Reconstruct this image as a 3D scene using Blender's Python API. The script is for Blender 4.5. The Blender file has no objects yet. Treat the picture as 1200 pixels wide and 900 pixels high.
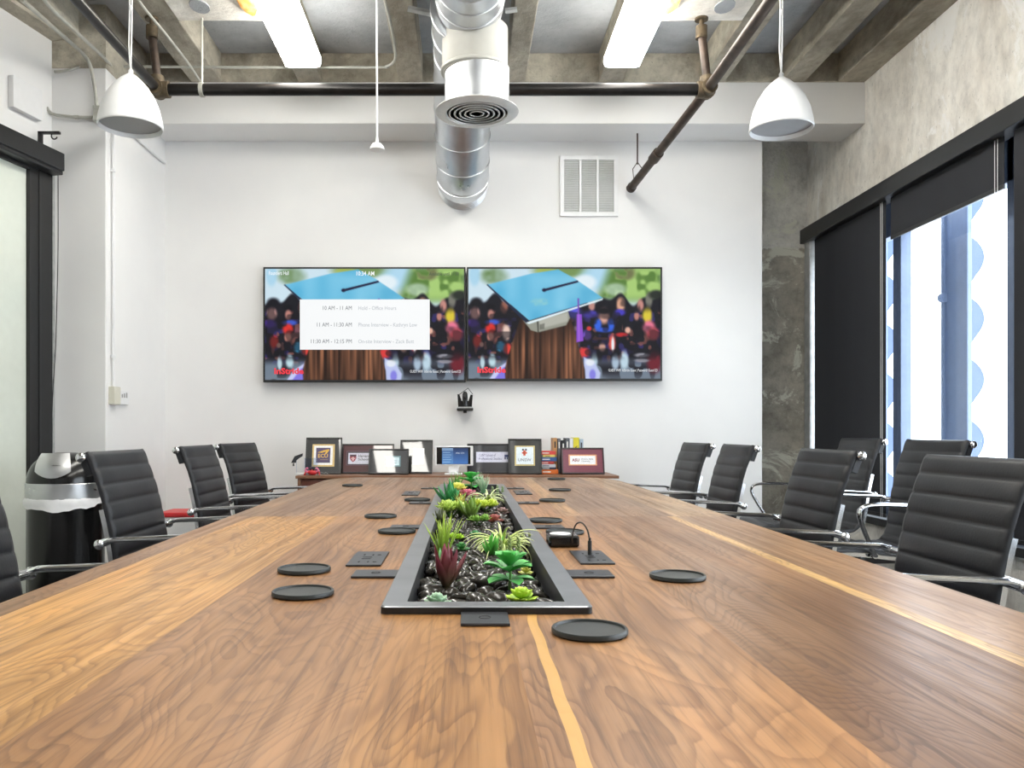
import bpy, math, random
import numpy as np
from mathutils import Vector, Matrix, Euler
R = random.Random(7)
PI = math.pi
sc = bpy.context.scene
COL = sc.collection
F = 960.0; CX = 546.0; CY = 506.0; CAMZ = 1.0; TZ = 0.74

def P(px, py, Y):
    return Vector(((px-CX)*Y/F, Y, CAMZ-(py-CY)*Y/F))
def onz(px, py, z=TZ):
    Y = (CAMZ-z)*F/(py-CY)
    return Vector(((px-CX)*Y/F, Y, z))
def lin(c):
    return tuple(((v/255)/12.92 if v/255 <= 0.04045 else ((v/255+0.055)/1.055)**2.4) for v in c)

# ------------------------------------------------------------------ camera
cam = bpy.data.cameras.new('camera'); co = bpy.data.objects.new('camera', cam); COL.objects.link(co)
co.location = (0, 0, CAMZ); co.rotation_euler = (PI/2, 0, 0)
cam.sensor_width = 36; cam.lens = F/1200*36
cam.shift_x = (600-CX)/1200; cam.shift_y = (CY-450)/1200
cam.clip_start = 0.02
sc.camera = co
sc.view_settings.view_transform = 'Standard'; sc.view_settings.look = 'None'
sc.view_settings.exposure = 0.48; sc.view_settings.gamma = 1; sc.view_settings.use_curve_mapping = False

# ------------------------------------------------------------------ materials
def newmat(name):
    m = bpy.data.materials.new(name); m.use_nodes = True
    nt = m.node_tree; b = nt.nodes['Principled BSDF']
    return m, nt, b
def N(nt, t, **kw):
    n = nt.nodes.new(t)
    for k, v in kw.items(): setattr(n, k, v)
    return n
def L(nt, a, b): nt.links.new(a, b)
def coords(nt, scale=(1,1,1), loc=(0,0,0), rot=(0,0,0)):
    tc = N(nt, 'ShaderNodeTexCoord'); mp = N(nt, 'ShaderNodeMapping')
    mp.inputs['Scale'].default_value = scale; mp.inputs['Location'].default_value = loc; mp.inputs['Rotation'].default_value = rot
    L(nt, tc.outputs['Object'], mp.inputs['Vector']); return mp.outputs['Vector']
def noise(nt, vec, scale, detail=4, rough=0.55, dist=0.0):
    n = N(nt, 'ShaderNodeTexNoise'); n.inputs['Scale'].default_value = scale; n.inputs['Detail'].default_value = detail
    n.inputs['Roughness'].default_value = rough; n.inputs['Distortion'].default_value = dist
    L(nt, vec, n.inputs['Vector']); return n.outputs['Fac']
def ramp(nt, fac, stops):
    r = N(nt, 'ShaderNodeValToRGB'); el = r.color_ramp.elements
    while len(el) < len(stops): el.new(0.5)
    for e, (p, c) in zip(el, stops):
        e.position = p; e.color = (*c, 1) if len(c) == 3 else c
    L(nt, fac, r.inputs['Fac']); return r.outputs['Color']
def mix(nt, fac, a, b, mode='MIX'):
    n = N(nt, 'ShaderNodeMix', data_type='RGBA', blend_type=mode)
    for s, v in ((n.inputs[0], fac), (n.inputs[6], a), (n.inputs[7], b)):
        if hasattr(v, 'is_linked') or hasattr(v, 'links'): L(nt, v, s)
        elif isinstance(v, (int, float)): s.default_value = v
        else: s.default_value = (*v, 1)
    return n.outputs[2]
def math_(nt, op, a, b=None, c=None):
    n = N(nt, 'ShaderNodeMath', operation=op)
    for i, v in enumerate((a, b, c)):
        if v is None: continue
        if isinstance(v, (int, float)): n.inputs[i].default_value = v
        else: L(nt, v, n.inputs[i])
    return n.outputs[0]
def bump(nt, b, h, strength=0.2, dist=0.01):
    n = N(nt, 'ShaderNodeBump'); n.inputs['Strength'].default_value = strength; n.inputs['Distance'].default_value = dist
    L(nt, h, n.inputs['Height']); L(nt, n.outputs['Normal'], b.inputs['Normal'])

def mplain(name, rgb, rough=0.5, metal=0.0, var=0.06, vscale=20, coat=0.0, spec=0.5, bmp=0.0, stretch=(1,1,1), sheen=0):
    m, nt, b = newmat(name)
    c = lin(rgb)
    v = coords(nt, stretch)
    f = noise(nt, v, vscale, 3)
    col = ramp(nt, f, [(0.3, tuple(x*(1-var) for x in c)), (0.7, tuple(min(1, x*(1+var)) for x in c))])
    L(nt, col, b.inputs['Base Color'])
    b.inputs['Roughness'].default_value = rough; b.inputs['Metallic'].default_value = metal
    b.inputs['Specular IOR Level'].default_value = spec
    b.inputs['Coat Weight'].default_value = coat; b.inputs['Coat Roughness'].default_value = 0.02
    if bmp: bump(nt, b, f, bmp, 0.003)
    return m
def memit(name, rgb, s):
    m, nt, b = newmat(name)
    b.inputs['Base Color'].default_value = (*lin(rgb), 1)
    b.inputs['Emission Color'].default_value = (*lin(rgb), 1); b.inputs['Emission Strength'].default_value = s
    return m
def mattr(name, rough=0.45, emit=0.0, coat=0.0, sss=0.0, spec=0.5):
    m, nt, b = newmat(name)
    a = N(nt, 'ShaderNodeAttribute', attribute_name='Col')
    if emit:
        b.inputs['Base Color'].default_value = (0.01, 0.01, 0.01, 1)
        L(nt, a.outputs['Color'], b.inputs['Emission Color']); b.inputs['Emission Strength'].default_value = emit
    else:
        v = coords(nt); f = noise(nt, v, 90, 2)
        c = mix(nt, 0.25, a.outputs['Color'], ramp(nt, f, [(0.3, (0.55,)*3), (0.7, (1.3,)*3)]), 'MULTIPLY')
        L(nt, c, b.inputs['Base Color'])
    b.inputs['Roughness'].default_value = rough; b.inputs['Coat Weight'].default_value = coat
    b.inputs['Coat Roughness'].default_value = 0.03; b.inputs['Specular IOR Level'].default_value = spec
    return m

def mconcrete(name, dark, midc, light, scale=1.0, detail_amt=0.5, zbands=None, rough=0.85, stretch=(1,1,1), patch=None):
    m, nt, b = newmat(name)
    v = coords(nt, stretch)
    n1 = noise(nt, v, 1.6*scale, 8, 0.62, 0.6)
    n2 = noise(nt, v, 9*scale, 6, 0.7)
    n3 = noise(nt, v, 45*scale, 3, 0.6)
    base = ramp(nt, n1, [(0.32, lin(dark)), (0.48, lin(midc)), (0.66, lin(light))])
    mott = ramp(nt, n2, [(0.3, (0.72,)*3), (0.5, (1.12,)*3), (0.72, (1.4,)*3)])
    col = mix(nt, detail_amt, base, mott, 'MULTIPLY')
    pits = ramp(nt, n3, [(0.27, (0.35,)*3), (0.36, (1,)*3)])
    col = mix(nt, 0.6, col, pits, 'MULTIPLY')
    if zbands:
        tc = N(nt, 'ShaderNodeTexCoord'); sp = N(nt, 'ShaderNodeSeparateXYZ'); L(nt, tc.outputs['Object'], sp.inputs[0])
        for (z0, rgb, amt, wob) in zbands:
            zz = math_(nt, 'ADD', sp.outputs['Z'], math_(nt, 'MULTIPLY', math_(nt, 'SUBTRACT', n2, 0.5), wob))
            f = math_(nt, 'LESS_THAN', zz, z0)
            f = math_(nt, 'MULTIPLY', f, amt)
            # a band tints but keeps the mottling
            tint = mix(nt, 1.0, mix(nt, 0.9, lin(rgb), mott, 'MULTIPLY'), ramp(nt, n1, [(0.35, (0.72, 0.71, 0.69)), (0.6, (1.25, 1.25, 1.25))]), 'MULTIPLY')
            col = mix(nt, f, col, tint)
    if patch:
        n4 = noise(nt, v, patch[0], 9, 0.72, 1.2)
        msk = ramp(nt, n4, [(patch[1], (0,)*3), (patch[1]+0.05, (1,)*3)])
        col = mix(nt, msk, col, lin(patch[2]))
    L(nt, col, b.inputs['Base Color']); b.inputs['Roughness'].default_value = rough
    hsum = math_(nt, 'ADD', n2, math_(nt, 'MULTIPLY', n3, 0.4))
    bump(nt, b, hsum, 0.5, 0.012)
    return m

def mmetal(name, rgb, rough, stretch=(1,1,1), vs=12, var=0.12, bmp=0.0):
    m, nt, b = newmat(name)
    v = coords(nt, stretch); f = noise(nt, v, vs, 4, 0.6)
    c = lin(rgb)
    L(nt, ramp(nt, f, [(0.3, tuple(x*(1-var) for x in c)), (0.7, tuple(min(1, x*(1+var)) for x in c))]), b.inputs['Base Color'])
    b.inputs['Metallic'].default_value = 1.0
    L(nt, ramp(nt, f, [(0.3, (rough*0.75,)*3), (0.7, (rough*1.25,)*3)]), b.inputs['Roughness'])
    if bmp: bump(nt, b, f, bmp, 0.004)
    return m

def mwood_table():
    m, nt, b = newmat('walnut_tabletop')
    a = N(nt, 'ShaderNodeAttribute', attribute_name='Col')
    al = a.outputs['Alpha']                      # plank seed
    tc = N(nt, 'ShaderNodeTexCoord'); cb = N(nt, 'ShaderNodeCombineXYZ')
    L(nt, math_(nt, 'MULTIPLY', al, 37.0), cb.inputs['X']); L(nt, math_(nt, 'MULTIPLY', al, 91.0), cb.inputs['Y'])
    va = N(nt, 'ShaderNodeVectorMath', operation='ADD'); L(nt, tc.outputs['Object'], va.inputs[0]); L(nt, cb.outputs[0], va.inputs[1])
    def mp(s):
        q = N(nt, 'ShaderNodeMapping'); q.inputs['Scale'].default_value = s; L(nt, va.outputs[0], q.inputs['Vector']); return q.outputs['Vector']
    big = noise(nt, mp((2.9, 0.62, 1)), 1.5, 3.5, 0.42, 0.9)
    fib2 = noise(nt, mp((46, 1.1, 1)), 1.0, 4, 0.6, 0.15)
    rings = math_(nt, 'ADD', math_(nt, 'MULTIPLY', big, 40.0), math_(nt, 'MULTIPLY', fib2, 0.8))
    fr = math_(nt, 'FRACT', rings)
    # thin dark latewood line, fading on one side
    lines = ramp(nt, fr, [(0.0, (0.1,)*3), (0.45, (0.15,)*3), (0.8, (0.75,)*3), (0.9, (0.9,)*3), (1.0, (0.1,)*3)])
    fib = noise(nt, mp((160, 4, 1)), 1.0, 4, 0.65)
    tone = noise(nt, mp((3.2, 1.1, 1)), 1.3, 3, 0.5, 0.8)
    amp = ramp(nt, noise(nt, mp((2.2, 1.2, 1)), 1.7, 2), [(0.35, (0.45,)*3), (0.65, (1.0,)*3)])
    col = a.outputs['Color']
    col = mix(nt, 1.0, col, ramp(nt, tone, [(0.3, (0.74, 0.68, 0.62)), (0.5, (1, 1, 1)), (0.72, (1.34, 1.28, 1.15))]), 'MULTIPLY')
    dk = mix(nt, 1.0, col, (0.46, 0.37, 0.28), 'MULTIPLY')
    lf = math_(nt, 'MULTIPLY', lines, math_(nt, 'MULTIPLY', amp, 0.95))
    col = mix(nt, lf, col, dk)
    col = mix(nt, 0.8, col, ramp(nt, fib2, [(0.34, (0.62, 0.56, 0.50)), (0.50, (1, 1, 1)), (0.75, (1.16, 1.13, 1.1))]), 'MULTIPLY')
    col = mix(nt, 0.7, col, ramp(nt, fib, [(0.36, (0.52, 0.46, 0.40)), (0.48, (1, 1, 1)), (0.7, (1.1, 1.08, 1.05))]), 'MULTIPLY')
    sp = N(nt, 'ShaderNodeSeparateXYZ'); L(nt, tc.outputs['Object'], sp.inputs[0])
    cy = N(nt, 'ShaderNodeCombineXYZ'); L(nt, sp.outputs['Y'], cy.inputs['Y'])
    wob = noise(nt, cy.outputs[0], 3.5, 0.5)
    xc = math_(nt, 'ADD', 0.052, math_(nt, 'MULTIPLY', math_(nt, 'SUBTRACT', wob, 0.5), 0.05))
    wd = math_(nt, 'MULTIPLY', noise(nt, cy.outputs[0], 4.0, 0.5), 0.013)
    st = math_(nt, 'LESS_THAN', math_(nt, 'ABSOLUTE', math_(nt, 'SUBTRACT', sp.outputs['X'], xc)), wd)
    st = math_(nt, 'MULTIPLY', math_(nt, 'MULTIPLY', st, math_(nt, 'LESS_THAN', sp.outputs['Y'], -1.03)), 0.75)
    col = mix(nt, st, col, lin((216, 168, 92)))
    L(nt, col, b.inputs['Base Color'])
    L(nt, ramp(nt, fib2, [(0.3, (0.42,)*3), (0.7, (0.30,)*3)]), b.inputs['Roughness'])
    bump(nt, b, fib, 0.06, 0.001)
    return m
def mwood(name, c1, c2, stretch=(1, 20, 20), rough=0.4):
    m, nt, b = newmat(name)
    v = coords(nt, stretch); f = noise(nt, v, 3, 5, 0.6, 0.5)
    L(nt, ramp(nt, f, [(0.3, lin(c1)), (0.7, lin(c2))]), b.inputs['Base Color']); b.inputs['Roughness'].default_value = rough
    return m

M = {}
def mwall():
    m, nt, b = newmat('white_wall_paint')
    v = coords(nt); f = noise(nt, v, 2.0, 3); f2 = noise(nt, v, 160, 2)
    L(nt, ramp(nt, f, [(0.3, lin((226, 226, 226))), (0.7, lin((232, 232, 231)))]), b.inputs['Base Color'])
    b.inputs['Roughness'].default_value = 0.55; bump(nt, b, f2, 0.06, 0.002)
    return m
M['wall'] = mwall()
M['slab'] = mconcrete('grey_ceiling_slab', (146, 150, 154), (162, 166, 170), (178, 181, 184), 1.4, 0.25)
M['joist'] = mconcrete('board_marked_concrete', (128, 122, 110), (160, 154, 140), (194, 188, 172), 1.3, 0.75, stretch=(1.4, 0.8, 1.4))
M['concrete'] = mconcrete('pale_stained_concrete', (206, 200, 190), (226, 222, 214), (242, 240, 234), 1.1, 0.6, stretch=(1, 1.3, 0.75), patch=(1.7, 0.56, (250, 249, 246)))
M['column'] = mconcrete('dark_scraped_concrete', (186, 185, 180), (206, 205, 200), (226, 225, 220), 1.6, 0.7,
                        zbands=[(2.34, (158, 153, 142), 0.92, 0.10), (0.40, (225, 228, 222), 0.9, 0.05)], patch=(2.6, 0.535, (225, 226, 214)))
M['floor'] = mconcrete('dark_polished_floor', (52, 52, 54), (66, 66, 68), (82, 82, 84), 0.8, 0.4, rough=0.14)
M['table'] = mwood_table()
M['table_edge'] = mwood('walnut_edge', (96, 66, 44), (140, 100, 68), (1, 1, 12))
M['credenza'] = mwood('walnut_credenza', (118, 82, 60), (150, 108, 82), (1, 20, 20))
M['credenza_dark'] = mwood('dark_credenza_door', (78, 40, 28), (104, 56, 40), (1, 20, 20))
M['leather'] = mplain('black_ribbed_leather', (27, 28, 32), 0.45, var=0.10, vscale=140, bmp=0.12)
M['black'] = mplain('matte_black', (26, 26, 27), 0.5, var=0.1)
M['blacktrim'] = mplain('black_satin_metal', (30, 31, 33), 0.35, var=0.08)
M['gloss_black'] = mplain('gloss_black_plastic', (16, 16, 17), 0.2)
M['chrome'] = mmetal('polished_chrome', (225, 226, 228), 0.12)
M['alu'] = mmetal('brushed_steel', (205, 206, 208), 0.34, (1, 1, 6), 6, 0.04)
M['duct'] = mmetal('galvanised_duct', (206, 209, 213), 0.36, (1, 1, 1), 9, 0.08)
M['ductpaint'] = mplain('off_white_duct_wrap', (186, 185, 178), 0.42, var=0.05, vscale=8)
M['ventgrey'] = mplain('grey_diffuser_paint', (205, 206, 204), 0.4, metal=0.2)
M['white'] = mplain('white_enamel', (226, 227, 228), 0.35, var=0.02)
M['cream'] = mplain('cream_plastic', (208, 206, 192), 0.5, var=0.03)
M['conduit'] = mplain('pale_painted_conduit', (176, 176, 168), 0.45, metal=0.3, var=0.12)
M['cordgrey'] = mplain('grey_cord', (120, 118, 112), 0.6)
M['pipe'] = mplain('black_iron_pipe', (36, 34, 33), 0.32, metal=0.5, var=0.35, vscale=14)
M['rustpipe'] = mplain('rusty_iron_fitting', (92, 80, 62), 0.6, metal=0.4, var=0.4, vscale=30, bmp=0.5)
M['pipebrown'] = mplain('worn_brown_pipe', (66, 54, 46), 0.45, metal=0.4, var=0.4, vscale=18)
M['blind'] = mplain('charcoal_blind_fabric', (34, 36, 42), 0.75, var=0.06, vscale=200)
M['slate'] = mplain('dark_table_fitting', (62, 64, 68), 0.33, metal=0.4, var=0.06)
M['coaster'] = mplain('black_rubber_coaster', (40, 44, 43), 0.42, var=0.08, vscale=60)
M['planter'] = mplain('dark_steel_planter', (150, 152, 156), 0.34, metal=0.85, var=0.10, vscale=9)
M['pebble'] = mplain('polished_black_pebble', (50, 47, 42), 0.2, var=0.5, vscale=25)
M['leaf'] = mattr('succulent_leaf', 0.42)
M['ink'] = mattr('printed_artwork', 0.4)
M['card'] = mattr('card_behind_glass', 0.5, coat=1.0)
M['frost'] = mplain('frosted_glass_panel', (208, 214, 204), 0.25, var=0.02, coat=0.3)
M['liner'] = mplain('white_bin_liner', (232, 232, 234), 0.4, bmp=0.6, vscale=12)
M['red'] = mplain('red_plastic', (205, 48, 52), 0.4)
M['acrylic'] = None
M['tube'] = memit('lit_fluorescent_diffuser', (255, 252, 244), 17.0)
M['screenpic'] = mattr('lit_screen_picture', 0.5, emit=0.70, spec=0.08)
M['steelblue'] = mplain('outdoor_blue_steel', (104, 120, 148), 0.5, var=0.08)
M['fin'] = mplain('outdoor_blue_fin', (72, 92, 132), 0.5)
M['sill'] = mplain('pale_window_frame', (176, 178, 178), 0.4, metal=0.4, var=0.2)
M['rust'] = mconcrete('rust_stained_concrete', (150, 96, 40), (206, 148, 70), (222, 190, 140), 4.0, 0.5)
def mglass(name, tint, refl=0.07, rough=0.0):
    m, nt, b = newmat(name); nt.nodes.remove(b)
    t = N(nt, 'ShaderNodeBsdfTransparent'); t.inputs[0].default_value = (*tint, 1)
    g = N(nt, 'ShaderNodeBsdfGlossy'); g.inputs['Roughness'].default_value = rough
    mx = N(nt, 'ShaderNodeMixShader'); mx.inputs[0].default_value = refl
    L(nt, t.outputs[0], mx.inputs[1]); L(nt, g.outputs[0], mx.inputs[2])
    L(nt, mx.outputs[0], nt.nodes['Material Output'].inputs['Surface']); return m
M['glass'] = mglass('clear_window_glass', (0.95, 0.97, 0.98))
M['acrylic'] = mglass('clear_acrylic', (0.82, 0.86, 0.95), 0.12)

# ------------------------------------------------------------------ mesh builder
class MB:
    def __init__(s): s.v = []; s.f = []; s.m = []; s.c = []; s.cc = (1, 1, 1, 1); s.mi = 0
    def add(s, vs, fs, cols=None):
        o = len(s.v)
        s.v += [tuple(p) for p in vs]; s.f += [tuple(i+o for i in f) for f in fs]; s.m += [s.mi]*len(fs)
        s.c += (cols if cols is not None else [s.cc]*len(vs)); return s
    def color(s, rgb, a=1.0): s.cc = (*lin(rgb), a); return s
    def mat(s, i): s.mi = i; return s
    def map(s, fn, start=0): s.v[start:] = [tuple(fn(*p)) for p in s.v[start:]]; return s
    def box(s, x0, x1, y0, y1, z0, z1):
        vs = [(x, y, z) for z in (z0, z1) for y in (y0, y1) for x in (x0, x1)]
        return s.add(vs, [(0,2,3,1), (4,5,7,6), (0,1,5,4), (2,6,7,3), (0,4,6,2), (1,3,7,5)])
    def loft(s, rings, cap=True, closed=True, cols=None):
        n = len(rings[0]); vs = [p for r in rings for p in r]; fs = []
        for i in range(len(rings)-1):
            for j in range(n if closed else n-1):
                k = (j+1) % n; fs.append((i*n+j, i*n+k, (i+1)*n+k, (i+1)*n+j))
        if cap and closed: fs.append(tuple(range(n-1, -1, -1))); fs.append(tuple((len(rings)-1)*n+j for j in range(n)))
        return s.add(vs, fs, cols)
    def tube(s, pts, r, n=10, cap=True, flat=None):
        pts = [Vector(p) for p in pts]; rings = []
        rr = r if isinstance(r, (list, tuple)) else [r]*len(pts)
        t0 = (pts[1]-pts[0]).normalized()
        up = Vector((0, 0, 1)) if abs(t0.z) < 0.9 else Vector((1, 0, 0))
        nrm = (up - t0*up.dot(t0)).normalized()
        for i, p in enumerate(pts):
            if i == 0: t = (pts[1]-pts[0]).normalized()
            elif i == len(pts)-1: t = (pts[-1]-pts[-2]).normalized()
            else:
                t = ((pts[i+1]-p).normalized()+(p-pts[i-1]).normalized())
                t = t.normalized() if t.length > 1e-6 else (pts[i+1]-p).normalized()
            nrm = (nrm - t*nrm.dot(t)).normalized(); bn = t.cross(nrm)
            sx, sy = (rr[i], rr[i]) if not flat else (rr[i]*flat[0], rr[i]*flat[1])
            rings.append([p + nrm*math.cos(a)*sx + bn*math.sin(a)*sy for a in [2*PI*k/n for k in range(n)]])
        return s.loft(rings, cap)
    def cyl(s, p0, p1, r, n=16, r1=None): return s.tube([p0, p1], [r, r if r1 is None else r1], n)
    def lathe(s, prof, c=(0, 0, 0), n=32, axis='z', a0=0, a1=2*PI):
        full = abs(a1-a0-2*PI) < 1e-6; k = n if full else n+1; vs = []; fs = []
        for (r, h) in prof:
            for j in range(k):
                a = a0+(a1-a0)*j/n
                p = (r*math.cos(a), r*math.sin(a), h)
                if axis == 'y': p = (p[0], p[2], p[1])
                if axis == 'x': p = (p[2], p[0], p[1])
                vs.append((p[0]+c[0], p[1]+c[1], p[2]+c[2]))
        for i in range(len(prof)-1):
            for j in range(n if full else n):
                q = (j+1) % k; fs.append((i*k+j, i*k+q, (i+1)*k+q, (i+1)*k+j))
        if full:
            if prof[0][0] > 1e-5: fs.append(tuple(range(k-1, -1, -1)))
            if prof[-1][0] > 1e-5: fs.append(tuple((len(prof)-1)*k+j for j in range(k)))
        return s.add(vs, fs)
    def prism(s, poly, lo, hi, axes='xy'):
        n = len(poly)
        def mk(a, b, h): return {'xy': (a, b, h), 'xz': (a, h, b), 'yz': (h, a, b)}[axes]
        vs = [mk(a, b, lo) for a, b in poly]+[mk(a, b, hi) for a, b in poly]
        fs = [tuple(range(n-1, -1, -1)), tuple(range(n, 2*n))]+[(i, (i+1) % n, n+(i+1) % n, n+i) for i in range(n)]
        return s.add(vs, fs)
    def ell(s, c, rx, ry, rz, n=12, k=8):
        prof = [(math.sin(PI*i/k), -math.cos(PI*i/k)) for i in range(k+1)]
        st = len(s.v); s.lathe([(max(a, 1e-6), h) for a, h in prof], (0, 0, 0), n)
        return s.map(lambda x, y, z: (x*rx+c[0], y*ry+c[1], z*rz+c[2]), st)
    def build(s, name, mats, parent=None, local=False, smooth=True, bevel=0, seg=2, loc=None, ang=40):
        me = bpy.data.meshes.new(name)
        off = Vector((0, 0, 0))
        if parent is not None and not local:
            q = parent
            while q is not None: off += q.location; q = q.parent
        elif parent is None and not local:
            a = np.array(s.v); off = Vector(((a[:, 0].min()+a[:, 0].max())/2, (a[:, 1].min()+a[:, 1].max())/2, a[:, 2].min()))
        me.from_pydata([(p[0]-off.x, p[1]-off.y, p[2]-off.z) for p in s.v], [], s.f)
        for m in (mats if isinstance(mats, (list, tuple)) else [mats]): me.materials.append(m)
        if any(s.m): me.polygons.foreach_set('material_index', s.m)
        if any(c != (1, 1, 1, 1) for c in s.c):
            at = me.color_attributes.new('Col', 'FLOAT_COLOR', 'POINT'); at.data.foreach_set('color', np.array(s.c, dtype=np.float32).ravel())
        me.validate(); 
        import bmesh
        bm = bmesh.new(); bm.from_mesh(me); bmesh.ops.recalc_face_normals(bm, faces=bm.faces); bm.to_mesh(me); bm.free()
        if smooth:
            me.polygons.foreach_set('use_smooth', [True]*len(me.polygons))
            try: me.set_sharp_from_angle(angle=math.radians(ang))
            except Exception: pass
        o = bpy.data.objects.new(name, me); COL.objects.link(o)
        if parent is not None: o.parent = parent
        elif not local: o.location = off
        if bevel:
            b = o.modifiers.new('bevel', 'BEVEL'); b.width = bevel; b.segments = seg; b.limit_method = 'ANGLE'; b.angle_limit = math.radians(50)
        return o

def tag(o, label=None, cat=None, group=None, kind=None):
    if label: o['label'] = label
    if cat: o['category'] = cat
    if group: o['group'] = group
    if kind: o['kind'] = kind
    return o
def struct(o, label=None): o['kind'] = 'structure'; o['category'] = o.name.split('_')[0]; 
def S(o, label, cat):
    return tag(o, label, cat, kind='structure')
def empty(name, loc, label, cat, group=None, rz=0, rx=0):
    o = bpy.data.objects.new(name, None); COL.objects.link(o); o.location = loc; o.rotation_euler = (rx, 0, rz); o.empty_display_size = 0.1
    return tag(o, label, cat, group)
def dup(o, loc, rz, label, group=None, scale=None):
    def cp(a, par):
        c = a.copy(); COL.objects.link(c); c.parent = par
        for ch in list(a.children): cp(ch, c)
        return c
    kids = list(o.children); r = o.copy(); COL.objects.link(r)
    for ch in kids: cp(ch, r)
    r.location = loc; r.rotation_euler = (0, 0, rz)
    if scale: r.scale = scale
    r['label'] = label
    if group: r['group'] = group
    return r
def cat_rom(pts, step):
    pts = [np.array(p, float) for p in pts]; P_ = [2*pts[0]-pts[1]]+pts+[2*pts[-1]-pts[-2]]; out = []
    for i in range(1, len(P_)-2):
        a, b, c, d = P_[i-1:i+3]; n = max(2, int(np.linalg.norm(c-b)/step))
        for k in range(n):
            t = k/n; out.append(0.5*((2*b)+(-a+c)*t+(2*a-5*b+4*c-d)*t*t+(-a+3*b-3*c+d)*t**3))
    out.append(pts[-1]); return out
def text_geo(txt, size, bold=0.0, align='LEFT', shear=0.0, sx=1.0):
    cu = bpy.data.curves.new('lettering', 'FONT'); cu.body = txt; cu.size = size; cu.align_x = align; cu.offset = bold; cu.shear = shear
    cu.resolution_u = 2; cu.fill_mode = 'FRONT'
    o = bpy.data.objects.new('lettering', cu); COL.objects.link(o)
    dg = bpy.context.evaluated_depsgraph_get(); me = bpy.data.meshes.new_from_object(o.evaluated_get(dg))
    vs = [(v.co.x*sx, v.co.y) for v in me.vertices]; fs = [tuple(p.vertices) for p in me.polygons]
    bpy.data.objects.remove(o); bpy.data.curves.remove(cu); bpy.data.meshes.remove(me)
    return vs, fs
def put_text(mb, txt, x, z, size, y, rgb, bold=0.0, align='LEFT', fit=None, shear=0.0):
    vs, fs = text_geo(txt, size, bold, align, shear)
    if not vs: return
    if fit:
        w = max(v[0] for v in vs)-min(v[0] for v in vs); k = fit/w; vs = [(a*k, b) for a, b in vs]
    mb.color(rgb); mb.add([(x+a, y, z+b) for a, b in vs], fs)
def rect(mb, x0, x1, z0, z1, y, rgb):
    mb.color(rgb); mb.add([(x0, y, z0), (x1, y, z0), (x1, y, z1), (x0, y, z1)], [(0, 1, 2, 3)])
def poly(mb, pts, y, rgb):
    mb.color(rgb); mb.add([(a, y, b) for a, b in pts], [tuple(range(len(pts)))])

# ================================================================== SETTING
BW = 5.45           # back wall
RX = 2.5            # right wall
SL = 3.373          # slab underside
S(MB().box(-4.6, 2.9, -3.2, 6.4, -0.12, 0).build('floor', M['floor'], smooth=False), 'dark polished concrete floor under the table and chairs', 'floor')
S(MB().box(-4.6, 2.9, -3.2, 6.4, SL, SL+0.2).build('ceiling', M['slab'], smooth=False), 'grey concrete ceiling slab showing between the joists', 'ceiling')
S(MB().box(-2.0, 1.97, BW, 6.2, 0, 3.19).build('wall_back', M['wall'], smooth=False), 'white back wall carrying the twin screens', 'wall')
hd = MB().box(-2.0, RX, 5.13, BW, 2.93, 3.19).build('trim_1', M['wall'], smooth=False, bevel=0.004)
S(hd, 'white boxed header running across the top of the back wall', 'trim')
S(MB().box(-2.6, RX, 5.13, BW+0.0, 3.19, SL).build('trim_2', M['joist'], smooth=False, bevel=0.006), 'raw concrete edge beam above the white header', 'beam')
S(MB().box(1.97, 2.85, 6.0, 6.2, 0, SL).build('wall_alcove', M['column'], smooth=False), 'dark scraped concrete pier in the corner recess', 'wall')
# right wall with window band
wr = MB()
wr.box(RX, RX+0.2, -3.0, 6.0, 2.40, SL); wr.box(RX, RX+0.2, -3.0, 6.0, 0, 0.48)
wr.box(RX, RX+0.2, 5.86, 6.0, 0.48, 2.40); wr.box(RX, RX+0.2, -3.0, -0.4, 0.48, 2.40)
S(wr.build('wall_right', M['concrete'], smooth=False), 'rough pale concrete wall above the black window head', 'wall')
S(MB().box(-4.4, RX+0.2, -3.2, -3.0, 0, SL).build('wall_front', M['wall'], smooth=False), 'white wall behind the camera', 'wall')
# pier at the left of the back wall
S(MB().box(-2.75, -2.0, 4.55, 5.6, 0, 3.02).build('wall_pier', M['wall'], smooth=False, bevel=0.004), 'white pier projecting beside the trash can', 'wall')
S(MB().box(-2.75, -2.0, 4.55, 5.13, 3.02, SL).build('trim_3', M['joist'], smooth=False), 'raw concrete block capping the white pier', 'beam')
# left wall, slightly turned
LC = Vector((-2.30, 4.55)); LU = Vector((-0.2177, -0.976)); LN = Vector((0.976, -0.2177))
def LWp(s, d, z): q = LC+LU*s+LN*d; return (q.x, q.y, z)
def ls(px, d):
    k = (px-CX)/F; return (k*(LC.y+LN.y*d)-LC.x-LN.x*d)/(LU.x-k*LU.y)
def lz(px, py, d):
    q = LWp(ls(px, d), d, 0); return CAMZ-(py-CY)*q[1]/F
S(MB().box(-0.3, 7.9, -0.15, 0, 0, 3.17).map(lambda s, d, z: LWp(s, d, z)).build('wall_left', M['wall'], smooth=False), 'white side wall above the sliding glass door', 'wall')
S(MB().box(-0.0, 7.9, -0.15, 0.10, 3.17, SL).map(lambda s, d, z: LWp(s, d, z)).build('trim_4', M['joist'], smooth=False), 'dark concrete beam along the top of the side wall', 'beam')
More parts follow.
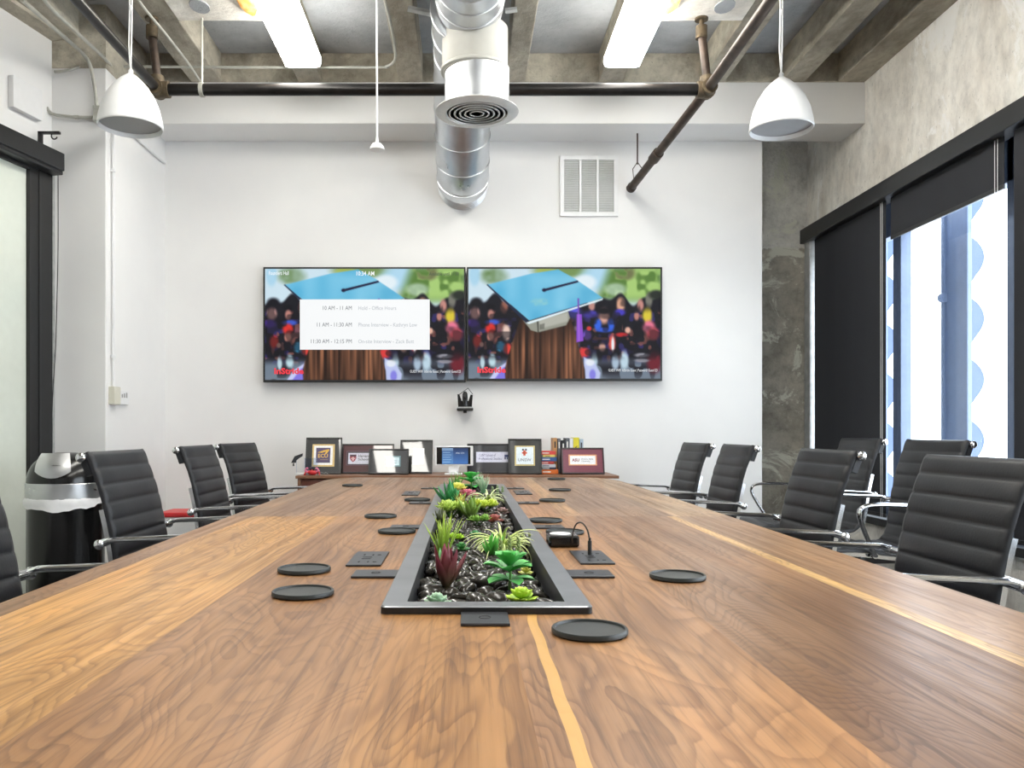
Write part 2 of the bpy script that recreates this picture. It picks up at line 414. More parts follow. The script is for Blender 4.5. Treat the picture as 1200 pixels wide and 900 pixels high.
# joists and bridging
k = 5
for (a, b, lab) in [(-2.62, -2.15, 'widest concrete joist, next to the side wall and pier'), (-1.72, -1.53, 'concrete joist above the white pendant and black pipe bend'),
               (-1.05, -0.90, 'concrete joist carrying the fluorescent light nearer the pier'), (-0.42, -0.27, 'concrete joist between microphone cord and air duct'),
               (0.25, 0.37, 'concrete joist on the window side of the air duct'), (0.83, 0.98, 'concrete joist carrying the fluorescent light nearer the windows'),
               (1.47, 1.62, 'concrete joist above the sloping black pipe'), (1.97, 2.12, 'concrete joist above the pendant nearer the windows'),
               (2.33, 2.5, 'last concrete joist against the pale concrete wall')]:
    o = MB().box(a, b, -3.0, 5.13, 3.19, SL).build('trim_%d' % k, M['joist'], smooth=False, bevel=0.006); k += 1
    S(o, lab, 'joist')
for (a, b, lab) in [(-1.53, -1.05, 'rust stained bridging block between joists above the lit fixture nearer the pier'), (0.98, 1.47, 'bridging block between joists above the pipe riser nearer the windows')]:
    o = MB().box(a, b, 3.86, 4.36, 3.185, SL).build('trim_%d' % k, M['concrete'], smooth=False, bevel=0.008); k += 1
    S(o, lab, 'beam')
    t = MB(); xe = b if a < 0 else a; sg = -1 if a < 0 else 1
    pts = []
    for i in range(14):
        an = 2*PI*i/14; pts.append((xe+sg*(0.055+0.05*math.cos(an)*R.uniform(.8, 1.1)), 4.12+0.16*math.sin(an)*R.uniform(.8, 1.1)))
    t.prism(pts, 3.165, 3.19).build('foam_patch', M['rust'], o, smooth=False)  # thin slab for the orange-brown rust stain on the block
    pts = [(a+0.30*(b-a)+0.05*math.cos(2*PI*i/12)+(0.02 if a < 0 else 0.2), 4.2+0.07*math.sin(2*PI*i/12)) for i in range(12)]
    t = MB(); t.prism(pts, 3.178, 3.188).build('round_plate', M['slab'], o, smooth=False)

# ------------------------------------------------------------------ windows, frames, blinds
def window(n, y0, y1, lab):
    w = empty('window_%d' % n, (2.62, (y0+y1)/2, 0.48), lab, 'window'); w['kind'] = 'structure'
    f = MB()
    f.box(2.585, 2.65, y0, y0+0.045, 0.48, 2.40); f.box(2.585, 2.65, y1-0.045, y1, 0.48, 2.40)
    f.box(2.585, 2.65, y0, y1, 0.48, 0.54); f.box(2.585, 2.65, y0, y1, 2.19, 2.40)
    f.build('window_frame', M['steelblue'], w, smooth=False, bevel=0.003)
    MB().box(2.615, 2.621, y0+0.04, y1-0.04, 0.53, 2.20).build('pane', M['glass'], w, smooth=False)
ys = [5.86, 4.915, 3.87, 2.82, 1.77, 0.72, -0.4]
labs = ['window hidden behind the full length dark blind by the corner', 'window under the half raised blind, bright outside', 'window beside the second full length blind', 'open bright window past the last full blind',
        'next open bright window along the side wall', 'last open window of the band, beside the camera']
for i in range(6): window(i+1, ys[i+1], ys[i], labs[i])
t = MB().box(2.42, 2.50, 5.77, 5.86, 0.0, 2.355).build('trim_20', M['sill'], smooth=False, bevel=0.004); S(t, 'pale scuffed metal jamb strip beside the corner blind', 'trim')
t = MB().box(2.46, 2.60, -0.4, 5.86, 0.44, 0.485).build('trim_21', M['blacktrim'], smooth=False, bevel=0.004); S(t, 'dark window sill under the blinds', 'trim')
v = MB().box(2.395, 2.50, -0.5, 5.88, 2.345, 2.445).build('blind_cassette', M['blacktrim'], smooth=False, bevel=0.005)
tag(v, 'long black blind cassette across the head of the window band', 'blind cassette')
def blind(y0, y1, zb, lab, chain=None):
    e = empty('roller_blind', (2.45, (y0+y1)/2, zb), lab, 'blind', 'charcoal roller blinds on the window band')
    n = 14; b = MB()
    rows = [[(2.447+0.0015*math.sin(i*2.1), y0+(y1-y0)*i/n, z) for i in range(n+1)] for z in (zb+0.012, 2.345)]
    rows2 = [[(p[0]+0.002, p[1], p[2]) for p in r] for r in rows]
    b.loft([rows[0], rows[1]], closed=False, cap=False); b.loft([rows2[0], rows2[1]], closed=False, cap=False)
    b.build('blind_fabric', M['blind'], e)
    MB().box(2.443, 2.453, y0, y1, zb, zb+0.022).build('hem_bar', M['blacktrim'], e, smooth=False, bevel=0.002)
    if chain:
        c = MB()
        for yy in (chain, chain+0.02):
            c.cyl((2.44, yy, 2.345), (2.44, yy, zb if zb < 1 else 2.08), 0.002, 6)
        c.build('pull_chain', M['white'], e)
blind(4.775, 5.745, 0.50, 'full length charcoal blind closest to the concrete pier', 4.80)
blind(3.725, 4.715, 2.105, 'raised charcoal blind showing the bright window below', 3.76)
blind(2.70, 3.655, 0.50, 'full length charcoal blind behind the nearest window side chair')
blind(1.65, 2.60, 2.20, 'rolled up blind over the open window past the nearest chair')
blind(0.60, 1.55, 2.20, 'rolled up blind beside the camera')
# outside: steel post with curved fins
po = empty('sunshade_post', (2.915, 4.85, -0.2), 'blue grey steel post with curved fins outside the raised blind', 'sunshade', 'sunshade posts outside the windows')
MB().box(2.90, 2.93, 4.74, 4.965, -0.2, 4.2).build('post', M['steelblue'], po, smooth=False, bevel=0.006)
MB().box(2.885, 2.90, 4.95, 4.975, -0.2, 4.2).cyl((2.885, 4.93, 2.0-0.19), (2.885, 4.965, 2.0-0.19), 0.03, 12).build('hinge_rail', M['steelblue'], po, smooth=False)
z = 0.1
fin_me = None
i = 0
while z < 3.6:
    pts = [(0, .26)]+[(0.075*math.sin(PI*t/9)**0.8*(1-0.25*t/9)*1.25, .26-.26*t/9) for t in range(1, 9)]+[(0.012, -0.0), (0, 0.02)]
    f = MB(); f.prism([(2.925+a, z+b) for a, b in pts], 4.75, 4.77, 'xz')
    f.build('curved_fin', M['fin'], po, smooth=False); z += 0.355; i += 1
    if i > 12: break
p2 = dup(po, (3.03, 6.02, -0.2), 0, 'farther blue steel post seen in the slit between two blinds')

# ------------------------------------------------------------------ sliding glass door at the left
dr = empty('door_1', LWp(ls(30, 0.1), 0.1, 0), 'black framed sliding door with frosted glass panel', 'door'); dr['kind'] = 'structure'
lm = lambda s, d, z: LWp(s, d, z)
sA, sB = ls(58, .07), ls(31, .07); ztop = lz(2, 186, .07)
f = MB(); f.box(sA, sB, .04, .09, 0.02, 2.40); f.box(sA, sA+2.6, .04, .09, ztop, 2.40); f.box(sA, sA+2.6, .04, .09, 0.02, 0.16); f.box(sA+2.5, sA+2.6, .04, .09, .02, 2.4)
f.box(sA+(sB-sA)*0.55, sA+(sB-sA)*0.62, .088, .096, 0.02, 2.40)
f.map(lm).build('door_frame', M['black'], dr, smooth=False, bevel=0.003)
MB().box(sB, sA+2.5, .055, .068, .16, ztop).map(lm).build('glass_panel', M['frost'], dr, smooth=False)
tr = MB().box(ls(76, .16), ls(76, .16)+4.2, 0.0, .16, 2.405, 2.50).box(ls(76, .16), ls(76, .16)+4.2, .04, .15, 2.385, 2.41)
t = tr.map(lm).build('door_track', M['blacktrim'], smooth=False, bevel=0.004); tag(t, 'black box track over the sliding glass door', 'door track')
s0, s1 = ls(47, .02), ls(13, .02); z0, z1 = lz(30, 136, .02), lz(30, 97, .02)
t = MB().box(s0, s1, 0, .035, z0+0.01, z1).map(lm).build('wall_speaker', M['white'], smooth=False, bevel=0.004)
tag(t, 'flat white panel speaker high on the side wall', 'speaker')
# black hook bracket above track
b = MB(); yb = LWp(ls(46, .05), .05, 0)
pA = P(44, 166, yb[1]); 
b.box(pA.x, pA.x+0.02, yb[1], yb[1]+.02, 2.49, P(44, 154, yb[1]).z)
zt = P(44, 154, yb[1]).z
b.box(pA.x, pA.x+0.115, yb[1], yb[1]+.02, zt-0.01, zt+0.002)
hook = [(pA.x+0.085+0.016*math.cos(a), yb[1]+.01, zt-0.02+0.018*math.sin(a)) for a in [PI*0.6+i*PI*1.3/9 for i in range(10)]]
b.tube(hook, 0.004, 6)
t = b.build('wall_hook', M['black'], smooth=False); tag(t, 'small black hook bracket above the door track', 'hook')
# vertical strips + black cable beside door
Yc = 4.5
t = MB().box(P(59, 0, Yc).x, P(62, 0, Yc).x, Yc, Yc+.02, P(0, 528, Yc).z-.9, P(0, 198, Yc).z).build('wall_raceway', M['sill'], smooth=False)
tag(t, 'thin grey raceway strip beside the black door frame', 'raceway')
pts = [P(68, 198, Yc), P(68, 290, Yc), P(66.5, 360, Yc), P(65, 410, Yc), P(62.5, 450, Yc), P(60.5, 500, Yc-.02), P(60, 560, Yc-.04), P(60, 700, Yc-.04)]
t = MB().tube([Vector(p) for p in cat_rom(pts, 0.06)], 0.0025, 6).build('hanging_cable', M['black']); tag(t, 'thin black cable hanging beside the sliding door', 'cable')

# ------------------------------------------------------------------ conduits on pier and ceiling
def conduit(pts, r, mat, lab, clips=(), step=0.05, name='conduit'):
    m = MB().tube([Vector(p) for p in cat_rom(pts, step)], r, 8)
    for c in clips:
        c = Vector(c); m.box(c.x-.012, c.x+.012, c.y-.012, c.y+.006, c.z-.008, c.z+.008)
    o = m.build(name, mat); tag(o, lab, 'conduit', None); return o
Yp = 4.52
conduit([P(26, 0, 3.6), P(60, 30, 3.95), P(85, 52, 4.25), P(98, 64, 4.45), P(105, 75, 4.50), P(109, 90, Yp), P(112, 110, Yp), P(113, 124, Yp)], 0.010, M['conduit'],
        'pale conduit sweeping off the ceiling down to a pier junction box', step=.04)
t = MB().box(P(109.5, 0, 4.5).x, P(117.5, 0, 4.5).x, 4.49, 4.55, P(0, 142, 4.5).z, P(0, 124, 4.5).z).build('junction_box', M['conduit'], smooth=False, bevel=0.003)
tag(t, 'small painted junction box on the pier beside the white pendant', 'junction box')
conduit([P(55, 126, 4.52), P(60, 133, 4.52), P(75, 136, 4.52), P(95, 137.5, 4.52), P(109, 137.5, 4.52)], 0.009, M['conduit'], 'short pale conduit running sideways into the pier junction box', [P(90, 137.5, 4.52)])
conduit([(-2.26, 4.50, P(0, 84, 4.5).z), P(70, 84, 4.5), P(82, 82, 4.5), P(92, 78.5, 4.55), P(105, 78, 4.72), P(160, 78, 4.8), P(300, 79, 4.8), P(440, 79, 4.8), P(452, 78, 4.78), P(460, 74, 4.7), P(463.5, 66, 4.6), P(461, 45, 4.4), P(456, 20, 4.2), P(451, 0, 4.06), P(440, -60, 3.6)], 0.008, M['conduit'],
        'long pale conduit crossing under the joists and bending toward the duct')
conduit([P(40, -40, 3.3), P(52, 0, 3.7), P(90, 38, 4.1), P(120, 66, 4.45), P(133, 82, 4.7), P(136, 96, 4.74), (-1.975, 4.78, 2.98), (-1.98, 4.78, 2.80)], 0.009, M['conduit'],
        'pale conduit dropping over the corner of the white pier', step=.05)
xs = -1.985
def side(py, px):   # point on the pier side face
    Y = xs*F/(px-CX); return Vector((xs, Y, CAMZ-(py-CY)*Y/F))
conduit([side(120, 133), side(200, 133), side(300, 133), side(400, 133), side(453, 133)], 0.007, M['white'], 'thin white conduit down the pier side to the socket', [side(200, 133), side(418, 133)])
conduit([side(160, 159), side(176, 176), side(191, 194)], 0.010, M['white'], 'short slanting white conduit behind the pendant nearer the pier')
a, b_ = side(463, 130), side(463, 137)
t = MB().box(-2.0, -1.965, a.y-.0, a.y+.085, side(474, 133).z, side(453, 133).z).build('socket_box', M['cream'], smooth=False, bevel=0.004); tag(t, 'cream surface socket box on the pier side', 'socket')
a = side(465, 141)
t = MB().box(-2.0, -1.985, a.y, a.y+0.12, side(474, 145).z, side(458, 145).z)
o = t.build('wall_sign', M['white'], smooth=False, bevel=0.002); tag(o, 'small white switch card beside the cream socket box', 'sign')
mm = MB(); mm.color((150, 150, 150))
for q in range(3): mm.box(-1.985, -1.9835, a.y+.02+q*.03, a.y+.035+q*.03, side(466, 145).z, side(462-q, 145).z)
mm.build('printed_mark', M['ink'], o, smooth=False)

# black iron pipes
PZ = 2.808; PY = 4.33
xl = (185-CX)*PY/F; xr = (829-CX)*PY/F
pr = empty('sprinkler_pipe', (0, PY, PZ), 'black iron pipe crossing the room below the joists', 'pipe')
MB().cyl((xl, PY, PZ), (xr, PY, PZ), 0.031, 20).build('cross_pipe', M['pipe'], pr)
m = MB(); m.cyl((xl, PY-0.03, PZ), (xl, 0.2, PZ), 0.024, 18); m.build('long_pipe', M['pipe'], pr)
MB().cyl((xr, PY-.03, PZ), (xr, 0.2, PZ), 0.026, 18).build('long_pipe', M['pipebrown'], pr)
e = P(739, 221, 5.40)
k1 = Vector((xr, PY, PZ)); kd = (e-k1).normalized()
MB().cyl(k1, e, 0.026, 18).build('sloping_pipe', M['pipebrown'], pr)
m = MB(); c_ = k1+(e-k1)*0.62
m.cyl(c_-kd*.04, c_+kd*.04, 0.034, 18); m.build('coupling', M['pipebrown'], pr); m = MB(); m.cyl(e-kd*.03, e, 0.031, 16)
m.build('coupling', M['pipebrown'], pr)
for xx, tx in ((xl, (178-CX)*PY/F), (xr, (822-CX)*PY/F)):
    m = MB(); m.cyl((xx-.055 if xx > 0 else xx-.02, PY, PZ), (xx+.02 if xx > 0 else xx+.06, PY, PZ), 0.043, 16); m.cyl((xx, PY-.055, PZ), (xx, PY+.04, PZ), 0.040, 16)
    m.cyl((xx, PY, PZ), (xx+(tx-xx)*.15, PY, PZ+.07), 0.036, 14); m.ell((xx, PY, PZ), .046, .046, .046)
    m.build('tee_fitting', M['rustpipe'], pr)
    m = MB(); m.cyl((xx+(tx-xx)*.1, PY, PZ+.06), (tx, PY, PZ+.31), 0.022, 14)
    m.build('riser', M['pipebrown'], pr)
    m = MB(); m.cyl((tx, PY, PZ+.27), (tx, PY, PZ+.335), 0.030, 14); m.cyl((tx, PY, PZ+.33), (tx, PY, 3.187), 0.012, 10); m.cyl((tx, PY, 3.175), (tx, PY, 3.187), 0.035, 14)
    m.build('riser_fitting', M['rustpipe'], pr)
t = MB(); h = P(236, 15, PY-.01)
t.cyl((h.x, PY, PZ-.03), (h.x, PY, 3.19), 0.006, 8); t.lathe([(0.034, -0.01), (0.038, -0.01), (0.038, 0.01), (0.034, 0.01)], (h.x, PY, PZ), 16, 'x')
t.build('pipe_hanger', M['conduit'], pr)
t = MB(); h = P(747, 168, 5.3); t.cyl((h.x, 5.3, 2.93), (h.x, 5.3, 2.73), 0.005, 8)
t.tube([(h.x, 5.3, 2.745), (h.x-.03, 5.3, 2.70), (h.x-.025, 5.3, 2.64), (h.x+.02, 5.3, 2.64), (h.x+.032, 5.3, 2.70), (h.x, 5.3, 2.745)], 0.003, 6)
t.build('pipe_hanger', M['pipebrown'], pr)
conduit([P(100, -90, 3.2), P(162, 0, 3.95), P(195, 41, 4.3), P(222, 76, 4.6), P(233, 93, 4.72), P(240, 100, 4.72), P(252, 102.5, 4.72), P(330, 103, 4.72), P(500, 103, 4.72)], 0.007, M['conduit'], 'thin conduit slanting past the pipe hanger then along the black pipe')

# ------------------------------------------------------------------ air duct
du = empty('air_duct', (0, 4.5, 2.6), 'round galvanised air duct with downward branch and round diffuser', 'duct')
r0 = 0.165
def ringed(path, r, rings, cap=False):
    m = MB(); m.tube(path, r, 40, cap=True)
    P0 = [Vector(p) for p in path]; Ls = [0]
    for i in range(1, len(P0)): Ls.append(Ls[-1]+(P0[i]-P0[i-1]).length)
    for s in rings:
        for i in range(len(P0)-1):
            if Ls[i] <= s <= Ls[i+1]:
                t = (P0[i+1]-P0[i]).normalized(); c = P0[i]+t*(s-Ls[i]); m.tube([c-t*.006, c-t*.003, c+t*.003, c+t*.006], [r-.001, r+.005, r+.005, r-.001], 40); break
    return m
xm = 0.02
ringed([(xm, 0.4, 3.085), (xm, 3.98, 3.085)], r0, [0.12*i+.02 for i in range(30)]).build('spiral_pipe', M['duct'], du)
ringed([(xm-.02, 4.00, 3.075), (xm-.02, 4.45, 3.06)], r0+.008, [0.02, 0.22, 0.43]).build('reducer', M['duct'], du)
pth = [(-.01, 4.45, 3.06), (-.015, 4.62, 3.00), (-.02, 4.80, 2.90), (-.02, 4.96, 2.80), (-.02, 5.12, 2.70), (-.02, 5.27, 2.645), (-.02, 5.32, 2.64)]
Ls = [0]
for i in range(1, len(pth)): Ls.append(Ls[-1]+(Vector(pth[i])-Vector(pth[i-1])).length)
ringed(pth, r0, Ls[1:-1]).build('elbow', M['duct'], du)
ringed([(-.02, 5.31, 2.64), (-.02, 5.449, 2.635)], r0-.004, [0.01, 0.04, .07, .1, .13]).build('spiral_pipe', M['duct'], du)
bx, by = 0.055, 4.08
m = MB(); m.lathe([(0.158, 2.78), (0.164, 2.79), (0.164, 3.0), (0.10, 3.05)], (bx-.01, by, 0), 40); m.lathe([(0.166, 2.785), (0.172, 2.79), (0.172, 2.80), (.166, 2.805)], (bx-.01, by, 0), 40)
m.build('branch_sleeve', M['ductpaint'], du)
m = MB(); m.lathe([(0.161, 2.60), (0.161, 2.80)], (bx, by, 0), 40); m.build('branch_collar', M['duct'], du)
m = MB(); z = 2.585
m.lathe([(0.150, z+.004), (0.155, z-.004), (0.200, z), (0.208, z+.006), (0.205, z+.012), (0.15, z+.03), (0.150, z+.004)], (bx, by, 0), 48)
for q in range(5):
    ra = 0.142-q*.026
    m.lathe([(ra, z-.002), (ra-.008, z-.004), (ra-.022, z+.022), (ra-.018, z+.026), (ra, z-.002)], (bx, by, 0), 40)
m.lathe([(1e-5, z+.0), (.012, z), (.014, z+.02), (1e-5, z+.02)], (bx, by, 0), 20)
m.box(bx-.15, bx+.15, by-.004, by+.004, z+.024, z+.032).box(bx-.004, bx+.004, by-.15, by+.15, z+.024, z+.032)
df = m.build('diffuser', M['ventgrey'], du)
m = MB(); m.lathe([(1e-5, z+.10), (.155, z+.10)], (bx, by, 0), 24).build('diffuser_throat', M['slate'], du)
m = MB(); h1 = P(478, 10, 4.17); h2 = P(520, 19, 4.17); m.tube([h1, h2], 0.017, 4, flat=(1, .2)); m.build('hanger_strap', M['sill'], du, smooth=False); m = MB(); h1 = P(592, 13, 4.17); h2 = P(606, 11, 4.17); m.tube([h1, h2], .015, 4, flat=(1, .2))
m.build('hanger_strap', M['sill'], du, smooth=False)

# return-air grille
gx0, gx1 = P(656, 0, BW).x, P(724, 0, BW).x; gz0, gz1 = P(0, 254, BW).z, P(0, 183, BW).z
g = empty('air_vent', ((gx0+gx1)/2, BW, gz0), 'white louvred return air grille high on the back wall', 'vent')
m = MB(); fw = .028; y0 = BW-.014
m.box(gx0, gx1, y0, BW, gz0, gz0+fw).box(gx0, gx1, y0, BW, gz1-fw, gz1).box(gx0, gx0+fw, y0, BW, gz0+fw, gz1-fw).box(gx1-fw, gx1, y0, BW, gz0+fw, gz1-fw)
iw = (gx1-gx0-2*fw-2*.014)/3
for q in (1, 2): xx = gx0+fw+q*iw+(q-1)*.014; m.box(xx, xx+.014, y0, BW, gz0+fw, gz1-fw)
m.build('grille_frame', M['white'], g, smooth=False, bevel=.001)
m = MB(); nl = 30; hz = (gz1-gz0-2*fw)/nl
for q in range(nl):
    zz = gz0+fw+q*hz
    m.add([(gx0+fw, y0+.002, zz+hz*.15), (gx1-fw, y0+.002, zz+hz*.15), (gx1-fw, BW-.001, zz+hz*.85), (gx0+fw, BW-.001, zz+hz*.85), (gx0+fw, y0+.002, zz+hz*.35), (gx1-fw, y0+.002, zz+hz*.35), (gx1-fw, BW-.001, zz+hz*1.0), (gx0+fw, BW-.001, zz+hz*1.0)], [(0, 1, 2, 3), (4, 5, 6, 7), (0, 1, 5, 4)])
m.build('louvres', M['white'], g, smooth=False)
MB().box(gx0+.02, gx1-.02, BW-.0018, BW-.0005, gz0+.02, gz1-.02).build('dark_cavity', M['ventgrey'], g, smooth=False)

# ------------------------------------------------------------------ fluorescent lights
def fluor(px0, px1, xc, lab, y0=2.30, y1=4.73):
    e = empty('fluorescent_light', (xc, (y0+y1)/2, 3.10), lab, 'ceiling light', 'wraparound fluorescent ceiling lights')
    w = .105
    MB().box(xc-.075, xc+.075, y0+.01, y1-.01, 3.155, 3.19).build('housing', M['white'], e, smooth=False, bevel=.004)
    prof = [(-w, 3.155), (-w, 3.125), (-w*.93, 3.106), (-w*.75, 3.10), (w*.75, 3.10), (w*.93, 3.106), (w, 3.125), (w, 3.155)]
    MB().prism([(xc+a, z) for a, z in prof], y0+.012, y1-.012, 'xz').build('diffuser', M['tube'], e, smooth=False)
    m = MB(); m.prism([(xc+a*1.02, z if z > 3.12 else z-.002) for a, z in prof], y0, y0+.013, 'xz'); m.build('end_cap', M['white'], e, smooth=False); m = MB(); m.prism([(xc+a*1.02, z if z > 3.12 else z-.002) for a, z in prof], y1-.013, y1, 'xz')
    m.build('end_cap', M['white'], e, smooth=False)
fluor(334, 377, -0.94, 'lit fluorescent fixture between white pendant and microphone cord')
fluor(706, 750, 0.90, 'lit fluorescent fixture between air duct and sloping pipe')

fluor(0, 0, -0.94, 'added unseen fluorescent fixture brightening the door side of the table', -0.45, 1.95)  # second pair, added out of view to brighten pier, header and walls
fluor(0, 0, 0.90, 'added unseen fluorescent fixture brightening the window side of the table', -0.45, 1.95)

# ------------------------------------------------------------------ pendants and microphone
def pendant(px, pyb, Y, lab, tilt):
    c = P(px, pyb, Y)
    e = empty('pendant_lamp', c, lab, 'pendant lamp', 'white dome pendant lamps')
    prof = [(.139, 0), (.143, .004), (.138, .045), (.126, .095), (.105, .145), (.075, .19), (.045, .222), (.02, .242), (.008, .25), (1e-5, .25)]
    inn = [(1e-5, .238), (.04, .215), (.10, .14), (.12, .095), (.132, .045), (.137, .004), (.139, 0)]
    m = MB().lathe(inn+prof, (0, 0, 0), 40); m.build('shade', M['white'], e, local=True)
    MB().lathe([(1e-5, .020), (.134, .020), (.134, .024), (1e-5, .024)], (0, 0, 0), 36).build('inner_diffuser', mplain('grey_diffuser', (150, 152, 154), 0.5, var=.03), e, local=True)
    m = MB(); 
    H = 3.37-c.z
    m.tube([(0, 0, .25), (.004, 0, .40), (0.006, 0, .6), (0, 0, H)], .0035, 6); m.tube([(0, 0, .25), (-.008, 0, .38), (-.004, 0, .55), (-.01, 0, H)], .0035, 6)
    m.lathe([(.010, .24), (.011, .262), (.005, .27)], (0, 0, 0), 12); m.ell((0, 0, .55), .008, .008, .012)
    m.build('cord', M['white'], e, local=True)
    e.rotation_euler = (0, tilt, 0)
    return e
pendant(153, 150, 3.75, 'white dome pendant lamp hanging in front of the white pier', .0)
pendant(915.5, 153, 3.80, 'white dome pendant lamp hanging near the concrete wall', .0)
c = P(442, 176, 3.5)
e = empty('hanging_microphone', c, 'small white ceiling microphone hanging on a thin cord', 'microphone')
MB().lathe([(1e-5, .004), (.024, .0), (.031, .002), (.030, .012), (.02, .026), (.008, .032), (.005, .055), (1e-5, .056)], (0, 0, 0), 24).build('microphone_cup', M['white'], e, local=True)
MB().cyl((0, 0, .05), (-.004, 0, 3.37-c.z), .004, 8).build('cord', M['white'], e, local=True)

# ------------------------------------------------------------------ wall screens
def paint():
    W, H = 264, 149
    X, Y = np.meshgrid(np.linspace(35, 1125, W), np.linspace(75, 692, H))
    rs = np.random.RandomState(5)
    def vn(sc_, seed, sy=None):
        q = np.random.RandomState(seed); sy = sy or sc_
        gw, gh = int(1200/sc_)+3, int(800/sy)+3; g_ = q.rand(gh, gw)
        fx, fy = X/sc_, Y/sy; ix, iy = fx.astype(int), fy.astype(int); tx, ty = fx-ix, fy-iy
        tx = tx*tx*(3-2*tx); ty = ty*ty*(3-2*ty)
        return (g_[iy, ix]*(1-tx)+g_[iy, ix+1]*tx)*(1-ty)+(g_[iy+1, ix]*(1-tx)+g_[iy+1, ix+1]*tx)*ty
    img = np.zeros((H, W, 3))
    def sm(a, lo, hi): t = np.clip((a-lo)/(hi-lo), 0, 1); return t*t*(3-2*t)
    def blend(m_, c):
        nonlocal img
        m_ = np.clip(m_, 0, 1)[..., None]; img = img*(1-m_)+np.array(c, float)*m_ if not isinstance(c, np.ndarray) or c.ndim == 1 else img*(1-m_)+c*m_
    def E(cx, cy, rx, ry, soft=.35): d = np.sqrt(((X-cx)/rx)**2+((Y-cy)/ry)**2); return 1-sm(d, 1-soft, 1+soft)
    def PG(pts, soft=4):
        n = len(pts); d = np.full(X.shape, 1e9); ins = np.zeros(X.shape, bool)
        for i in range(n):
            (x0, y0), (x1, y1) = pts[i], pts[(i+1) % n]
            t = np.clip(((X-x0)*(x1-x0)+(Y-y0)*(y1-y0))/((x1-x0)**2+(y1-y0)**2+1e-9), 0, 1)
            d = np.minimum(d, np.hypot(X-x0-t*(x1-x0), Y-y0-t*(y1-y0)))
            cnd = (y0 > Y) != (y1 > Y); xi = (x1-x0)*(Y-y0)/((y1-y0) if y1 != y0 else 1e-9)+x0; ins ^= cnd & (X < xi)
        return 1-sm(np.where(ins, -d, d), -soft, soft)
    img[:] = (206, 228, 240)
    n1 = vn(60, 1)*.6+vn(25, 2)*.4
    blend(E(180, 115, 70, 45, .5)*(.5+n1*.7), (96, 128, 70)); blend(E(70, 110, 30, 60)*.6, (150, 205, 235))
    blend(E(560, 85, 150, 40)*.9, (110, 140, 70)); blend(E(480, 90, 60, 30)*.6, (190, 200, 90))
    blend(E(790, 120, 120, 70)*.8, (170, 215, 240)); blend(E(700, 150, 60, 40)*.9, (235, 245, 250))
    g2 = sm(n1, .35, .62); blend(PG([(840, 60), (1140, 60), (1140, 250), (760, 250), (800, 170)], 40)*1.0, (90, 128, 58)); blend(PG([(860, 60), (1140, 60), (1140, 250), (800, 250)], 40)*g2, (168, 205, 118))
    blend(E(920, 100, 60, 40)*.7*g2, (90, 80, 60)); blend(E(870, 190, 60, 35)*.6, (205, 225, 215))
    # crowd
    top = 250+22*np.sin(X/37)+18*np.sin(X/19+1)-(X > 700)*5
    blend(sm(Y, top-12, top+12), (20, 20, 30))
    nn = vn(30, 3); blend(sm(Y, 300, 330)*sm(nn, .62, .75)*.8, (50, 45, 110)); blend(sm(Y, 300, 330)*sm(vn(26, 4), .72, .8)*.7, (150, 90, 80))
    blend(sm(Y, 560, 620), (112, 126, 142)); blend(sm(Y, 560, 640)*sm(vn(40, 9, 60), .5, .6), (30, 30, 40))
    for (cx, cy, rx, ry, c_) in [(80, 265, 34, 28, (15, 15, 25)), (72, 325, 26, 34, (214, 160, 150)), (55, 380, 40, 22, (80, 50, 160)), (85, 480, 24, 34, (226, 52, 40)), (110, 500, 12, 14, (230, 170, 150)),
            (160, 290, 22, 18, (10, 10, 20)), (162, 330, 17, 26, (190, 130, 120)), (170, 375, 40, 14, (60, 90, 200)), (160, 410, 28, 30, (224, 50, 44)), (160, 455, 18, 22, (235, 160, 140)),
            (238, 290, 20, 34, (150, 95, 80)), (250, 430, 22, 44, (236, 205, 190)), (220, 512, 26, 26, (60, 170, 220)), (258, 525, 24, 30, (226, 70, 60)), (170, 590, 20, 36, (190, 220, 230)), (115, 600, 12, 40, (190, 215, 225)),
            (735, 285, 18, 26, (190, 140, 130)), (640, 320, 40, 34, (90, 90, 220)), (730, 330, 50, 20, (70, 60, 170)), (805, 340, 28, 44, (222, 168, 150)), (805, 312, 36, 16, (18, 18, 24)), (770, 390, 20, 34, (50, 100, 225)), (845, 390, 18, 34, (50, 100, 225)), (808, 418, 40, 14, (50, 90, 215)),
            (900, 275, 24, 38, (224, 170, 140)), (895, 320, 30, 18, (70, 60, 190)), (940, 420, 16, 18, (232, 180, 160)), (905, 445, 34, 12, (190, 40, 44)), (850, 490, 20, 44, (220, 90, 80)), (855, 500, 8, 40, (235, 240, 245)), (795, 515, 18, 24, (220, 170, 150)),
            (1012, 280, 18, 34, (200, 140, 130)), (990, 340, 14, 24, (190, 130, 120)), (1060, 250, 20, 40, (120, 120, 110)), (1050, 340, 26, 44, (220, 200, 60)), (1060, 400, 34, 34, (232, 120, 150)), (1085, 440, 34, 34, (214, 80, 90)), (1090, 600, 40, 60, (110, 30, 44)),
            (920, 590, 24, 50, (190, 215, 230)), (870, 600, 20, 44, (170, 190, 210)), (750, 590, 18, 44, (180, 205, 220)), (690, 545, 34, 26, (220, 60, 60)), (1020, 560, 40, 12, (150, 150, 160)), (1020, 590, 40, 10, (150, 150, 160)), (1100, 220, 40, 26, (40, 46, 40)), (710, 450, 24, 26, (130, 90, 210)), (720, 410, 14, 12, (210, 60, 60))]:
        blend(E(cx, cy, rx, ry, .45), c_)
    blend(sm(Y, 640, 690)*.55, (120, 132, 146))
    blend(PG([(150, 700), (190, 640), (250, 600), (270, 700)], 5), (200, 205, 245)); blend(PG([(180, 700), (230, 630), (262, 620), (262, 700)], 5), (130, 120, 225))
